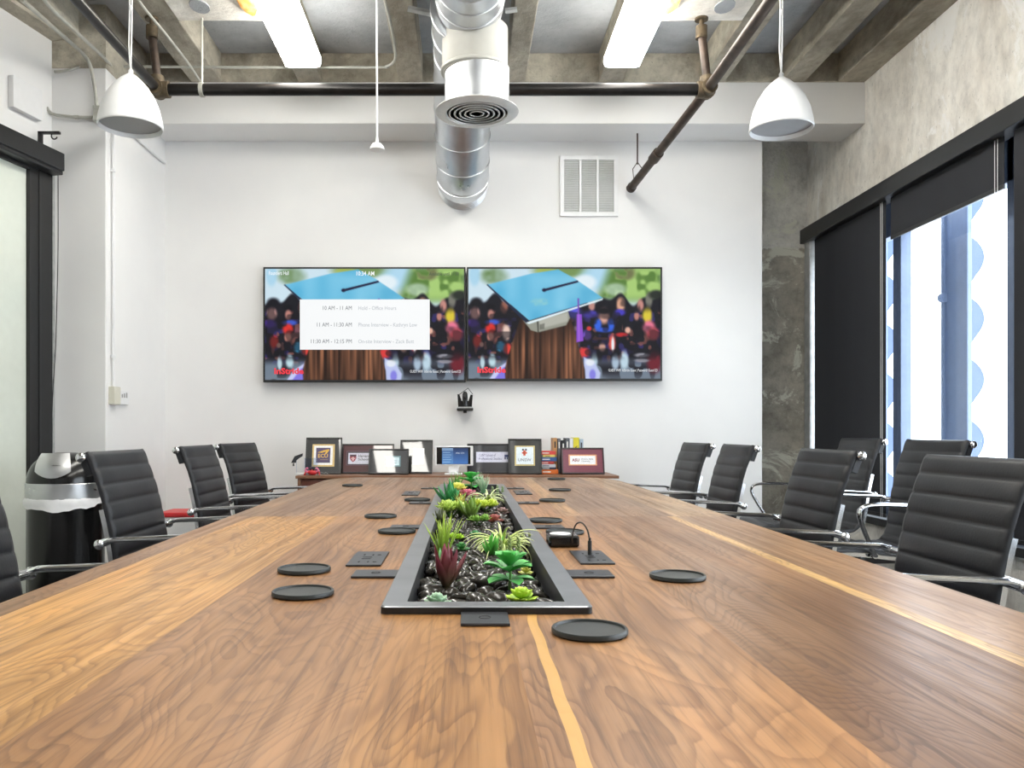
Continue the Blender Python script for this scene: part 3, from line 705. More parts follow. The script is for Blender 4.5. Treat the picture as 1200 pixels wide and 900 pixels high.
    blend(PG([(690, 570), (750, 600), (785, 660), (780, 700), (690, 700)], 6), (190, 200, 240)); blend(E(725, 600, 26, 20)*.8, (240, 245, 250)); blend(E(740, 670, 18, 30)*.7, (110, 100, 220)); blend(E(655, 420, 20, 90)*.5, (220, 170, 190))
    blend(sm(Y, top+10, top+40)*(1-sm(Y, 560, 600))*sm(vn(34, 31), .35, .6)*.55, (16, 14, 22))
    hair = PG([(330, 350), (300, 440), (262, 560), (240, 640), (245, 700), (700, 700), (696, 640), (668, 540), (640, 430), (615, 350)], 5)
    st = vn(9, 11, 260)*.6+vn(22, 12, 400)*.4
    hc = np.array((40, 24, 18))+(np.array((168, 112, 80))-np.array((40, 24, 18)))*np.clip((st-.25)*1.5, 0, 1)[..., None]*np.clip((Y-330)/200, .12, 1)[..., None]
    blend(hair, hc)
    blend(PG([(345, 365), (370, 372), (600, 312), (612, 350), (590, 392), (430, 432), (390, 420)], 4), (150, 152, 140)); blend(PG([(430, 360), (600, 320), (600, 370), (450, 410)], 8)*.6, (200, 200, 190))
    blend(PG([(424, 365), (432, 365), (434, 432), (428, 432)], 3)*.9, (50, 50, 46)); blend(PG([(440, 388), (468, 380), (466, 412), (440, 416)], 3)*.5, (70, 70, 64))
    blend(PG([(138, 165), (145, 160), (380, 370), (366, 382)], 4), (28, 40, 66)); blend(PG([(360, 378), (800, 240), (795, 250), (380, 385)], 3), (228, 244, 250))
    cap = PG([(145, 163), (390, 102), (545, 78), (640, 130), (798, 238), (380, 366)], 4)
    cc = np.array((104, 188, 224))+(vn(70, 21)[..., None]-.5)*np.array((50, 30, 20))+((X-400)/1500)[..., None]*np.array((30, 10, 0))
    blend(cap, np.clip(cc, 0, 255)); blend(E(440, 262, 50, 22)*.4*vn(16, 5), (190, 225, 190))
    blend(PG([(462, 188), (655, 140), (660, 150), (466, 202)], 3), (26, 24, 60)); blend(E(465, 194, 12, 10), (26, 24, 60))
    blend(PG([(654, 240), (664, 240), (664, 330), (656, 330)], 3), (120, 80, 190)); blend(PG([(650, 330), (678, 330), (688, 480), (648, 488)], 3), (140, 78, 205)); blend(PG([(658, 330), (664, 330), (666, 480), (660, 480)], 3)*.7, (190, 130, 235))
    c = np.clip(img, 0, 255)/255; c = np.where(c <= .04045, c/12.92, ((c+.055)/1.055)**2.4)
    return c, W, H
PIC, PW, PH = paint()
YT = 5.375
def screen(x0, x1, y0, y1, lab, first):
    a = P(x0, y1, YT); b = P(x1, y0, YT)
    e = empty('wall_screen', ((a.x+b.x)/2, YT, a.z), lab, 'screen', 'twin wall mounted screens')
    m = MB().box(a.x, b.x, YT+.006, YT+.05, a.z, b.z); m.build('casing', M['gloss_black'], e, smooth=False, bevel=.003)
    bz = .011; m = MB(); zb = a.z+.016
    m.box(a.x, b.x, YT, YT+.01, a.z, zb).box(a.x, b.x, YT, YT+.01, b.z-bz, b.z).box(a.x, a.x+bz, YT, YT+.01, zb, b.z-bz).box(b.x-bz, b.x, YT, YT+.01, zb, b.z-bz)
    m.build('bezel', M['blacktrim'], e, smooth=False)
    MB().box(a.x+.3, b.x-.3, YT+.05, BW, a.z+.15, b.z-.15).build('wall_mount', M['black'], e, smooth=False)
    X0, X1, Z0, Z1 = a.x+bz, b.x-bz, zb, b.z-bz; m = MB()
    vs = [(X0+(X1-X0)*i/(PW-1), YT+.004, Z1+(Z0-Z1)*j/(PH-1)) for j in range(PH) for i in range(PW)]
    fs = [(j*PW+i, j*PW+i+1, (j+1)*PW+i+1, (j+1)*PW+i) for j in range(PH-1) for i in range(PW-1)]
    m.add(vs, fs, [(*PIC[j, i], 1) for j in range(PH) for i in range(PW)])
    m.build('display', M['screenpic'], e, smooth=False)
    def U(u, v): return X0+(X1-X0)*u, Z1-(Z1-Z0)*v
    t = MB(); y = YT+.0025; W_ = X1-X0
    def T(txt, u, v, h, rgb, bold=0, al='LEFT', fit=None):
        px, pz = U(u, v); put_text(t, txt, px, pz, h*(Z1-Z0), y, rgb, bold, al, fit*W_ if fit else None)
    if first:
        c0, c1 = U(.175, .728), U(.828, .275)
        rect(t, c0[0], c1[0], c0[1], c1[1], YT+.003, (246, 248, 249)); 
        T('Founders Hall', .018, .055, .05, (245, 250, 255), .0004, fit=.10); T('10:34 AM', .455, .06, .055, (250, 252, 255), .0004, fit=.09)
        T('Available until 11:00', .975, .06, .042, (60, 80, 50), .0005, 'RIGHT', fit=.15)
        for v, a_, b_, f1, f2 in ((.37, '10 AM - 11 AM', 'Hold - Office Hours', .145, .19), (.52, '11 AM - 11:30 AM', 'Phone Interview - Kathryn Lew', .175, .295), (.67, '11:30 AM - 12:15 PM', 'On-site Interview - Zack Butt', .205, .28)):
            T(a_, .438, v,   .052, (92, 98, 106), 0, 'RIGHT', f1); T(b_, .468, v, .05, (176, 182, 190), 0, 'LEFT', f2)
    T('InStride', .045, .945, .072, (240, 50, 66), .0022, fit=.148)
    T('GUEST WIFI  InStride Guest | Password: Guest123', .985, .935, .034, (236, 240, 244), .0001, 'RIGHT', fit=.255)
    t.build('on_screen_text', mattr('lit_screen_text', .4, emit=0.70) if first else M['screentext'], e, smooth=False)
M['screentext'] = mattr('lit_screen_text', .4, emit=0.70)
screen(308.5, 545.6, 313, 448, 'wall screen showing a white meeting schedule over a graduation picture', True)
screen(547, 776, 313, 446.5, 'wall screen showing the whole blue graduation cap picture', False)

# conference camera
c = P(545, 484, 5.34)
e = empty('conference_camera', c, 'small black conference camera on a wall bracket below the screens', 'camera')
q = 5.34/F
m = MB(); m.box(-9.5*q, 9.5*q, -.05, .11, 3*q, 5.5*q); m.box(-2*q, 2*q, -.03, -.01, 0, 4*q); m.build('bracket', M['black'], e, local=True, smooth=False, bevel=.002)
m = MB(); m.box(-9*q, 9*q, -.052, .04, 5.5*q, 7*q); m.build('shelf_plate', M['sill'], e, local=True, smooth=False)
m = MB(); m.prism([(-8*q, 7*q), (8*q, 7*q), (9*q, 21*q), (6.5*q, 21.5*q), (4*q, 14*q), (-4*q, 14*q), (-6.5*q, 21.5*q), (-9*q, 22*q)], -.03, .04, 'xz'); m.build('camera_yoke', M['gloss_black'], e, local=True, smooth=False, bevel=.002)
m = MB(); m.tube([(0, -.035, 8*q), (0, -.035, 22*q), (0, -.03, 24.5*q)], [3*q, 3*q, 1.6*q], 16); m.ell((0, -.035, 18*q), 3.1*q, .022, 4*q); m.build('camera_head', M['gloss_black'], e, local=True)
m = MB(); m.tube([(-7.5*q, -.02, 21*q), (3.5*q, -.01, 29*q), (9*q, -.0, 22*q)], .0025, 6); m.build('cable_loop', M['blacktrim'], e, local=True)

# ================================================================== TABLE
TB = 0.70
outline = [(-.700, -.35), (.790, -.35), (.800, 1.2), (.815, 3.0), (.822, 4.1), (.815, 4.38), (.79, 4.52), (.74, 4.62), (.66, 4.665), (-.60, 4.665), (-.69, 4.62), (-.735, 4.52), (-.757, 4.38), (-.757, 4.1), (-.735, 3.0), (-.706, 1.2)]
def clip(pl, ax, val, keep_gt):
    out = []
    for i in range(len(pl)):
        a, b = pl[i], pl[(i+1) % len(pl)]; ia = (a[ax] > val) == keep_gt; ib = (b[ax] > val) == keep_gt
        if ia: out.append(a)
        if ia != ib: t = (val-a[ax])/(b[ax]-a[ax]); out.append(tuple(a[k_]+t*(b[k_]-a[k_]) for k_ in (0, 1)))
    return out
PX0, PX1, PY0, PY1 = -.122, .181, 1.165, 3.90     # planter rim
HX0, HX1, HY0, HY1 = PX0+.02, PX1-.02, PY0+.02, PY1-.02
cols_near = [(-1, -.655, (140, 106, 74)), (-.655, -.385, (187, 142, 83)), (-.385, -.10, (153, 112, 71)), (-.10, .06, (169, 124, 74)), (.06, .33, (162, 121, 82)), (.33, .617, (140, 106, 76)), (.617, .643, (198, 162, 107)), (.643, 1, (158, 124, 91))]
cols_far = [(-1, -.655, (144, 114, 84)), (-.655, -.52, (136, 106, 79)), (-.52, -.385, (154, 119, 87)), (-.385, -.10, (144, 110, 81)), (-.10, .098, (160, 124, 89)), (.098, .30, (158, 119, 87)), (.30, .36, (180, 146, 109)), (.36, .64, (144, 117, 94)), (.64, 1, (167, 139, 106))]
tm = MB(); seed = .03
for (y0, y1, cols) in ((-1, 2.52, cols_near), (2.52, 6, cols_far)):
    for ci, (x0, x1, rgb) in enumerate(cols):
        cells = []
        sd = (0.137*ci+.21+(0.5 if y0 > 0 else 0)) % 1.0
        ysp = [y0, y1]
        if cols is cols_near and ci == 2: ysp = [y0, 1.15, y1]
        xs_ = sorted({x0, x1, *[h for h in (HX0, HX1) if x0 < h < x1]}); yy = sorted({y0, y1, *[h for h in (HY0, HY1) if y0 < h < y1]})
        for a, b in zip(xs_, xs_[1:]):
            for c, d in zip(yy, yy[1:]):
                mx_, my_ = (a+b)/2, (c+d)/2
                if HX0 < mx_ < HX1 and HY0 < my_ < HY1: continue
                pl = clip(clip(clip(clip(outline, 0, a, True), 0, b, False), 1, c, True), 1, d, False)
                if len(pl) < 3: continue
                tm.cc = (*lin(rgb), sd); tm.add([(p[0], p[1], TZ) for p in pl], [tuple(range(len(pl)))])
tbl = empty('conference_table', (0.04, 2.2, 0), 'long walnut plank conference table with a planter trough down its middle', 'table')
tm.build('tabletop', M['table'], tbl, smooth=False)
m = MB(); n = len(outline)
m.add([(x, y, TZ) for x, y in outline]+[(x, y, TB) for x, y in outline], [(i, (i+1) % n, n+(i+1) % n, n+i) for i in range(n)])
hh = [(HX0, HY0), (HX1, HY0), (HX1, HY1), (HX0, HY1)]
m.add([(x, y, z) for z in (TZ-.0005, TB) for x, y in hh], [(i, (i+1) % 4, 4+(i+1) % 4, 4+i) for i in range(4)])
for (a, b, c, d) in ((-1, HX0, -1, 6), (HX1, 1, -1, 6), (HX0, HX1, -1, HY0), (HX0, HX1, HY1, 6)):
    pl = clip(clip(clip(clip(outline, 0, a, True), 0, b, False), 1, c, True), 1, d, False); m.add([(p[0], p[1], TB) for p in pl], [tuple(range(len(pl)))])
m.build('table_edge', M['table_edge'], tbl, smooth=False)
for yy in (0.3, 2.2, 4.1):
    MB().box(-.34, .42, yy-.04, yy+.04, 0, .03).box(-.10, .18, yy-.05, yy+.05, .03, .60 if yy == 2.2 else .68).box(-.4, .48, yy-.04, yy+.04, .60 if yy != 2.2 else .56, .70 if yy != 2.2 else .60).build('pedestal', M['black'], tbl, smooth=False, bevel=.004)

# planter
RZ = TZ+.012
pl = empty('table_planter', ((PX0+PX1)/2, (PY0+PY1)/2, .63), 'long dark steel planter trough sunk in the tabletop', 'planter')
def rrect(x0, x1, y0, y1, r, n=5):
    out = []
    for (cx, cy, a0) in ((x1-r, y1-r, 0), (x0+r, y1-r, PI/2), (x0+r, y0+r, PI), (x1-r, y0+r, 1.5*PI)):
        for i in range(n+1): a = a0+PI/2*i/n; out.append((cx+r*math.cos(a), cy+r*math.sin(a)))
    return out
IX0, IX1, IY0, IY1 = PX0+.036, PX1-.036, PY0+.036, PY1-.036
oo = rrect(PX0, PX1, PY0, PY1, .010); ii = rrect(IX0, IX1, IY0, IY1, .003); o2 = rrect(PX0+.002, PX1-.002, PY0+.002, PY1-.002, .009)
rings = [[(x, y, TZ+.0005) for x, y in oo], [(x, y, RZ-.002) for x, y in oo], [(x, y, RZ) for x, y in o2], [(x, y, RZ-.001) for x, y in ii], [(x, y, .655) for x, y in ii]]
m = MB(); m.loft(rings[1:4], cap=False); m.mat(1).loft(rings[:2], cap=False); m.build('planter_rim', [M['planter'], M['black']], pl, ang=30)
m = MB(); m.loft(rings[3:], cap=False); m.build('planter_wall', M['slate'], pl, ang=30)
m = MB(); m.box(IX0-.004, IX1+.004, IY0-.004, IY1+.004, .63, .655); m.build('planter_tray', M['planter'], pl, smooth=False)

# pebbles
def pebble_mesh(seed):
    q = random.Random(seed); m = MB(); m.ell((0, 0, 0), 1, .72, .5, 12, 7)
    ph = [q.uniform(0, 6.28) for _ in range(6)]
    m.map(lambda x, y, z: (x*(1+.14*math.sin(2*y+ph[0])), y*(1+.16*math.sin(2.4*x+ph[1])), z*(1+.2*math.sin(1.8*x+ph[2])*math.cos(1.5*y+ph[3]))))
    return m
pm = [pebble_mesh(i) for i in range(7)]; spots = []
y = IY0+.012
while y < IY1-.01:
    sz = R.uniform(.0125, .017)
    x = IX0+.014+R.uniform(0, .012)
    while x < IX1-.01:
        s_ = R.uniform(.017, .026)
        spots.append((min(x, IX1-.016), y+R.uniform(-.006, .006), .712+R.uniform(-.008, .012), s_, R.uniform(0, PI), R.uniform(-.5, .5), R.uniform(-.5, .5)))
        x += R.uniform(.026, .037)
    y += R.uniform(.020, .026)
spots.sort(key=lambda t: t[1])
pmesh = []
for i, m in enumerate(pm):
    o = m.build('river_pebble', M['pebble'], local=True); pmesh.append(o)
stuff = MB()
for i, (x, y, z, s_, rz, rx, ry) in enumerate(spots):
    mt = Matrix.Translation((x, y, z)) @ Euler((rx, ry, rz)).to_matrix().to_4x4() @ Matrix.Scale(s_, 4)
    if i < 300:
        o = pmesh[i % 7] if i < 7 else pmesh[i % 7].copy()
        if i >= 7: COL.objects.link(o)
        o.location = (x, y, z); o.rotation_euler = (rx, ry, rz); o.scale = (s_, s_, s_)
        tag(o, 'glossy black river pebble in the near half of the planter', 'pebble', 'black pebbles in the table planter')
    else:
        st = len(stuff.v); src = pm[i % 7]; stuff.add([tuple(mt @ Vector(v)) for v in src.v], src.f)
o = stuff.build('pebbles', M['pebble']); tag(o, 'bed of glossy black pebbles filling the far part of the planter', 'pebbles', None, 'stuff')
o = MB().box(IX0, IX1, IY0, IY1, .655, .700).build('gravel_bed', M['black'], smooth=False); tag(o, 'dark fill beneath the pebbles in the planter', 'gravel', None, 'stuff')

# ------------------------------------------------------------------ plants
def leaf(m, base, az, el, length, width, thick, curl=0.0, prof='lance', c0=(60, 120, 50), c1=None, n=7, cup=0.0, twist=0.0):
    c1 = c1 or c0; p = Vector(base); rings = []; cols = []
    side = Vector((-math.sin(az), math.cos(az), 0)); ang = el
    k6 = 6
    for i in range(n+1):
        t = i/n
        if prof == 'lance': w = math.sin(PI*min(1, t*.92+.08))**.8*(1-t*.25)
        elif prof == 'spoon': w = (.28+.72*math.sin(PI*min(1, max(0, (t-.15))/.85*.93))**.75) if t > .15 else .28
        elif prof == 'blade': w = (1-t)**.7*(.6+.4*math.sin(PI*t))+.03
        else: w = math.sin(PI*t*.9+.2)
        if i == n: w = .04
        d = Vector((math.cos(az)*math.cos(ang), math.sin(az)*math.cos(ang), math.sin(ang)))
        nr = d.cross(side); nr = -nr if nr.z < 0 and abs(ang) < PI/2 else nr
        sd = side*math.cos(twist*t)+nr*math.sin(twist*t); nn = nr*math.cos(twist*t)-side*math.sin(twist*t)
        ring = []
        for j in range(k6):
            a = 2*PI*j/k6; ca, sa = math.cos(a), math.sin(a)
            ring.append(p+sd*(ca*width*.5*w)+nn*(sa*thick*.5*(w*.7+.3 if i < n else .1)+cup*width*w*ca*ca))
        rings.append(ring)
        f = t; c = tuple(c0[q]*(1-f)+c1[q]*f for q in range(3)); cols += [(*lin(c), 1)]*k6
        p = p+d*(length/n); ang += curl/n
    m.loft(rings, cap=True, cols=cols)
def plant(px, py, kind, size, lab, c0, c1, name, extra=0, zb=.722):
    b = onz(px, py, zb); m = MB(); q = random.Random(int(px*7+py)); s = size*(1.28 if py < 618 and kind in ('rosette', 'bunch') else 1)
    if kind == 'rosette':
        for ring, (cnt, el, ln) in enumerate(((9, .25, 1.0), (8, .6, .85), (6, .95, .65), (4, 1.3, .45))):
            for i in range(cnt):
                leaf(m, b+Vector((0, 0, .004*ring)), 2*PI*i/cnt+ring*.4+q.uniform(-.1, .1), el+q.uniform(-.08, .08), s*ln*.5, s*.26, s*.09, .35, 'spoon', c0, c1, 6, .12)
    elif kind == 'spikes':
        for i in range(30+extra):
            a = q.uniform(0, 2*PI); leaf(m, b+Vector((q.uniform(-.006, .006), q.uniform(-.006, .006), 0)), a, q.uniform(1.12, 1.52), s*q.uniform(.6, 1.05), s*.085, s*.03, q.uniform(-.45, .1), 'blade', c0, c1, 7)
    elif kind == 'curly':
        for i in range(34+extra):
            a = q.uniform(0, 2*PI); leaf(m, b, a, q.uniform(.95, 1.5), s*q.uniform(.8, 1.25), s*.088, s*.035, -q.uniform(1.6, 3.4), 'blade', c0, c1, 12, twist=q.uniform(-.5, .5))
    elif kind == 'upright':
        for i in range(9+extra):
            a = i*2.4+q.uniform(-.2, .2); t_ = i/9
            leaf(m, b, a, .75+.6*(1-t_)*q.uniform(.8, 1.1)+.1, s*q.uniform(.65, 1.0), s*.27, s*.09, .3, 'lance', c0, c1, 7, .15)
    elif kind == 'broad':
        m.color((90, 140, 60)); m.tube([b, b+Vector((.002, 0, s*.45))], [s*.04, s*.03], 8)
        for lev, (cnt, el, ln, h) in enumerate(((5, .05, .62, .22), (5, .35, .66, .42), (5, .75, .55, .52), (3, 1.15, .4, .56))):
            for i in range(cnt):
                leaf(m, b+Vector((0, 0, s*h)), 2*PI*i/cnt+lev*.62, el+.1, s*ln, s*.36, s*.035, -.35, 'spoon', c0, c1, 8, .22)
    elif kind == 'bunch':
        for i in range(5+extra):
            bb = b+Vector((q.uniform(-.35, .35)*s, q.uniform(-.25, .25)*s, q.uniform(0, .10)*s))
            for ring, (cnt, el) in enumerate(((6, .35), (5, .8), (3, 1.25))):
                for k_ in range(cnt): leaf(m, bb+Vector((0, 0, s*.18)), 2*PI*k_/cnt+ring+i, el, s*.30, s*.13, s*.05, .2, 'spoon', c0, c1, 5, .1)
            m.color((80, 120, 50)); m.tube([b, bb+Vector((0, 0, s*.2))], s*.025, 6)
    elif kind == 'tower':
        for st_ in range(3+extra):
            bb = b+Vector(((st_-1)*s*.30, q.uniform(-.1, .1)*s, 0)); hh_ = s*q.uniform(.7, 1)
            m.color(c0); m.tube([bb, bb+Vector((0, 0, hh_*.9))], s*.05, 6)
            for k_ in range(26):
                z_ = hh_*(.2+.75*k_/26); leaf(m, bb+Vector((0, 0, z_)), k_*2.4, .5+.6*k_/26, s*.16, s*.09, s*.06, .4, 'lance', c0, c1, 4)
    o = m.build(name, M['leaf'], ang=60); tag(o, lab, 'succulent', 'artificial succulents in the table planter'); return o
LG = (186, 222, 60)
plant(611, 706, 'rosette', .058, 'bright lime rosette succulent at the front edge of the planter', (120, 170, 50), (196, 226, 70), 'rosette_succulent', zb=.728)
plant(512, 712, 'rosette', .052, 'pale mint rosette succulent low in the front corner of the planter', (90, 130, 95), (176, 206, 176), 'rosette_succulent', zb=.724)
plant(597, 691, 'broad', .074, 'tall broad leaved green succulent behind the lime rosette', (44, 128, 56), (104, 196, 100), 'leafy_succulent')
plant(523, 690, 'upright', .088, 'dark red upright leaved succulent near the planter front', (96, 92, 60), (128, 40, 62), 'red_agave')
plant(516, 672, 'upright', .055, 'short green succulent just behind the dark red one', (60, 130, 60), (140, 200, 130), 'agave', -5)
plant(616, 674, 'rosette', .034, 'small cream yellow rosette beside the broad leaved succulent', (150, 170, 70), (226, 226, 120), 'rosette_succulent')
plant(597, 661, 'tower', .062, 'pale speckled sedum stems behind the broad leaved succulent', (104, 134, 72), (196, 206, 140), 'sedum')
plant(576, 655, 'upright', .060, 'small bright green aloe in front of the larger curly air plant', (50, 130, 48), (110, 200, 80), 'aloe', 3)
plant(588, 650, 'curly', .100, 'larger curly air plant with pale yellow green tendrils', (150, 180, 60), (240, 244, 190), 'air_plant', 26)
plant(520, 658, 'spikes', .105, 'tall yellow green grassy succulent on the door side of the planter', (104, 150, 50), (196, 220, 90), 'grassy_succulent', 10)
plant(533, 636, 'bunch', .050, 'little lime cluster beside the tall grassy succulent', (130, 170, 60), LG, 'clustered_succulent')
plant(557, 632, 'rosette', .050, 'flat dark green rosette between grassy and curly plants', (30, 84, 42), (70, 140, 80), 'rosette_succulent')
plant(579, 613, 'rosette', .052, 'cream centred rosette with red outer leaves behind the curly air plant', (226, 206, 150), (150, 70, 70), 'rosette_succulent')
plant(552, 610, 'upright', .085, 'brown tipped green succulent in the middle of the planter', (70, 84, 50), (130, 170, 60), 'agave', 4)
plant(528, 608, 'bunch', .085, 'lime green cluster on the door side halfway along the planter', (120, 160, 60), (200, 222, 110), 'clustered_succulent', 4)
plant(516, 616, 'upright', .060, 'dark olive succulent beside the lime cluster', (52, 58, 38), (96, 104, 70), 'agave', 3)
plant(541, 598, 'spikes', .070, 'upright yellow succulent behind the lime cluster', (170, 180, 60), (224, 214, 90), 'grassy_succulent')
plant(568, 600, 'bunch', .070, 'chartreuse cluster in front of the farther curly air plant', (150, 180, 60), (212, 226, 90), 'clustered_succulent', 2)
plant(553, 596, 'rosette', .052, 'wine red rosette in the middle of the planter', (120, 60, 76), (176, 84, 100), 'rosette_succulent')
plant(572, 592, 'curly', .098, 'farther curly air plant with whitish tendrils', (170, 190, 100), (244, 248, 220), 'air_plant', 16)
plant(528, 594, 'upright', .110, 'fan of dark green leaves on the door side of the planter', (30, 104, 62), (70, 160, 90), 'aloe', 8)
plant(548, 584, 'rosette', .085, 'pink red rosette toward the far end of the planter', (130, 50, 70), (206, 110, 130), 'rosette_succulent')
plant(534, 581, 'spikes', .105, 'dark green spiky succulent under the yellow rosette', (40, 100, 50), (120, 180, 80), 'grassy_succulent', 12)
plant(536, 575, 'rosette', .075, 'yellow rosette at the far end of the planter', (180, 190, 70), (232, 232, 120), 'rosette_succulent', zb=.75)
plant(552, 576, 'broad', .100, 'glossy green broad leaved succulent at the far end of the planter', (36, 140, 56), (96, 200, 96), 'leafy_succulent')
plant(566, 580, 'spikes', .100, 'white edged spiky succulent at the far end of the planter', (90, 150, 100), (220, 236, 210), 'grassy_succulent', 10)
plant(558, 573, 'upright', .090, 'pale striped agave behind the broad leaved far succulent', (60, 120, 80), (210, 226, 200), 'agave', 3)

plant(613, 643, 'tower', .050, 'olive speckled sedum against the window side rim of the planter', (84, 96, 54), (150, 160, 96), 'sedum')
plant(541, 646, 'rosette', .044, 'small dark green rosette between the tall grassy plant and the larger curly one', (30, 92, 44), (84, 156, 84), 'rosette_succulent')
plant(589, 604, 'rosette', .050, 'mauve green rosette near the farther curly air plant', (96, 120, 84), (176, 140, 140), 'rosette_succulent')
plant(559, 617, 'bunch', .055, 'mid green cluster in front of the brown tipped succulent', (70, 120, 50), (150, 190, 80), 'clustered_succulent')
plant(583, 585, 'tower', .070, 'grey green stems against the far window side rim', (90, 110, 80), (170, 190, 140), 'sedum')
plant(540, 606, 'upright', .070, 'olive green agave leaning between the lime clusters', (60, 84, 40), (140, 160, 70), 'agave', 2)

# ------------------------------------------------------------------ table-top items
def coaster(px, py, lab):
    c = onz(px, py, TZ+.006); r = .049
    o = MB().lathe([(1e-5, 0), (r-.002, 0), (r, .002), (r, .0065), (r-.001, .008), (r-.004, .008), (r-.005, .005), (1e-5, .005)], (c.x, c.y, TZ+.0005), 48).build('coaster', M['coaster'])
    tag(o, lab, 'coaster', 'round black coasters on the table')
for a in [(691, 737, 'largest looking round black coaster just off the front corner of the planter'), (794, 674, 'round black coaster alone on brown wood toward the nearest window side chair'),
          (355, 693, 'round black coaster closest to the camera on the door side'), (356.5, 666, 'round black coaster just behind the door side front coaster'),
          (465, 621.5, 'round black coaster touching the planter rim on the door side'), (446, 604, 'round black coaster behind the one touching the planter rim'),
          (413, 568.3, 'farthest round black coaster on the door side, before the frames'), (489, 585, 'round black coaster against the far door side rim of the planter'),
          (639, 609, 'round black coaster beyond the small black charger box'), (662, 622.5, 'round black coaster half hidden behind the charger box'),
          (647, 585.7, 'third farthest round black coaster on the window side'), (656, 573.5, 'second farthest round black coaster on the window side'), (652, 560.8, 'farthest round black coaster, beside the books')]:
    coaster(*a)
def plate(x0, x1, y0, y1, lab, rot=0):
    e = empty('power_outlet_plate', ((x0+x1)/2, (y0+y1)/2, TZ), lab, 'outlet plate', 'power outlet plates in the table')
    MB().box(x0, x1, y0, y1, TZ+.0003, TZ+.004).build('cover', M['slate'], e, smooth=False, bevel=.001)
    m = MB(); cx = (x0+x1)/2; L_ = y1-y0
    for fy in (.2, .72):
        yy = y0+L_*fy
        m.box(cx-.014, cx-.011, yy-.006, yy+.006, TZ+.004, TZ+.0046).box(cx+.004, cx+.007, yy-.006, yy+.006, TZ+.004, TZ+.0046); m.lathe([(1e-5, TZ+.0045), (.004, TZ+.0045), (.004, TZ+.004)], (cx+.018, yy, 0), 10)
    for fy in (.42, .54): m.box(cx-.012, cx+.006, y0+L_*fy-.003, y0+L_*fy+.003, TZ+.004, TZ+.0046)
    m.build('sockets', M['black'], e, smooth=False)
plate(-.232, -.164, 1.577, 1.755, 'dark outlet plate on the door side near the planter front')
plate(.224, .292, 1.600, 1.770, 'dark outlet plate with the black charging cable plugged in')
plate(-.262, -.195, 3.33, 3.55, 'dark outlet plate toward the far end on the door side')
plate(.207, .275, 3.38, 3.60, 'dark outlet plate toward the far end on the window side')
def flap(x0, x1, y0, y1, lab):
    e = empty('cable_flap', ((x0+x1)/2, (y0+y1)/2, TZ), lab, 'cable flap', 'cable flaps along the planter')
    MB().box(x0, x1, y0, y1, TZ+.0003, TZ+.0045).build('cover', M['slate'], e, smooth=False, bevel=.001)
    m = MB(); cx, cy = (x0+x1)/2, (y0+y1)/2
    pts = [(cx+.008*math.cos(a), cy+.008*math.sin(a)) for a in [i*PI*2/16 for i in range(16)]]
    m.tube([(a, b, TZ+.0046) for a, b in pts+pts[:1]], .0008, 5); m.build('finger_notch', M['black'], e, smooth=False)
flap(-.007, .059, 1.092, 1.164, 'cable flap at the front end of the planter')
for (yy, a, b) in ((1.485, 'nearest door side cable flap, in front of the outlet plate', 'nearest window side cable flap, in front of the plugged in plate'), (2.22, 'door side cable flap under the coaster at the rim', 'window side cable flap beyond the charger box'),
                   (2.97, 'door side cable flap beside the far rim coaster', 'window side cable flap beside the farther coasters'), (3.74, 'farthest door side cable flap', 'farthest window side cable flap')):
    flap(-.204, PX0-.0005, yy-.035, yy+.035, a); flap(PX1+.0005, PX1+.083, yy-.035, yy+.035, b)
ch = empty('charger_box', (.215, 1.87, TZ), 'small black charger box beside the planter rim', 'charger')
MB().box(.181+.005, .181+.074, 1.835, 1.905, TZ+.0008, TZ+.027).build('charger_body', M['gloss_black'], ch, smooth=False, bevel=.006, seg=3)
MB().lathe([(1e-5, .0), (.022, 0), (.024, -.001), (.024, -.003)], (.215, 1.872, TZ+.029), 32).build('glare_pad', M['white'], ch)  # white charger top, partly glare painted into its colour
cb = [(.238, 1.833, TZ+.012), (.236, 1.826, TZ+.02), (.237, 1.80, TZ+.045), (.240, 1.77, TZ+.062), (.247, 1.74, TZ+.066), (.254, 1.715, TZ+.055), (.257, 1.70, TZ+.035)]
c = MB().tube([Vector(p) for p in cat_rom(cb, .004)], .0017, 8).build('charging_cable', M['black'], ch)
MB().cyl((.257, 1.70, TZ+.005), (.257, 1.70, TZ+.034), .0042, 12).cyl((.257, 1.70, TZ+.03), (.257, 1.70, TZ+.04), .0026, 10).build('plug', M['black'], c)

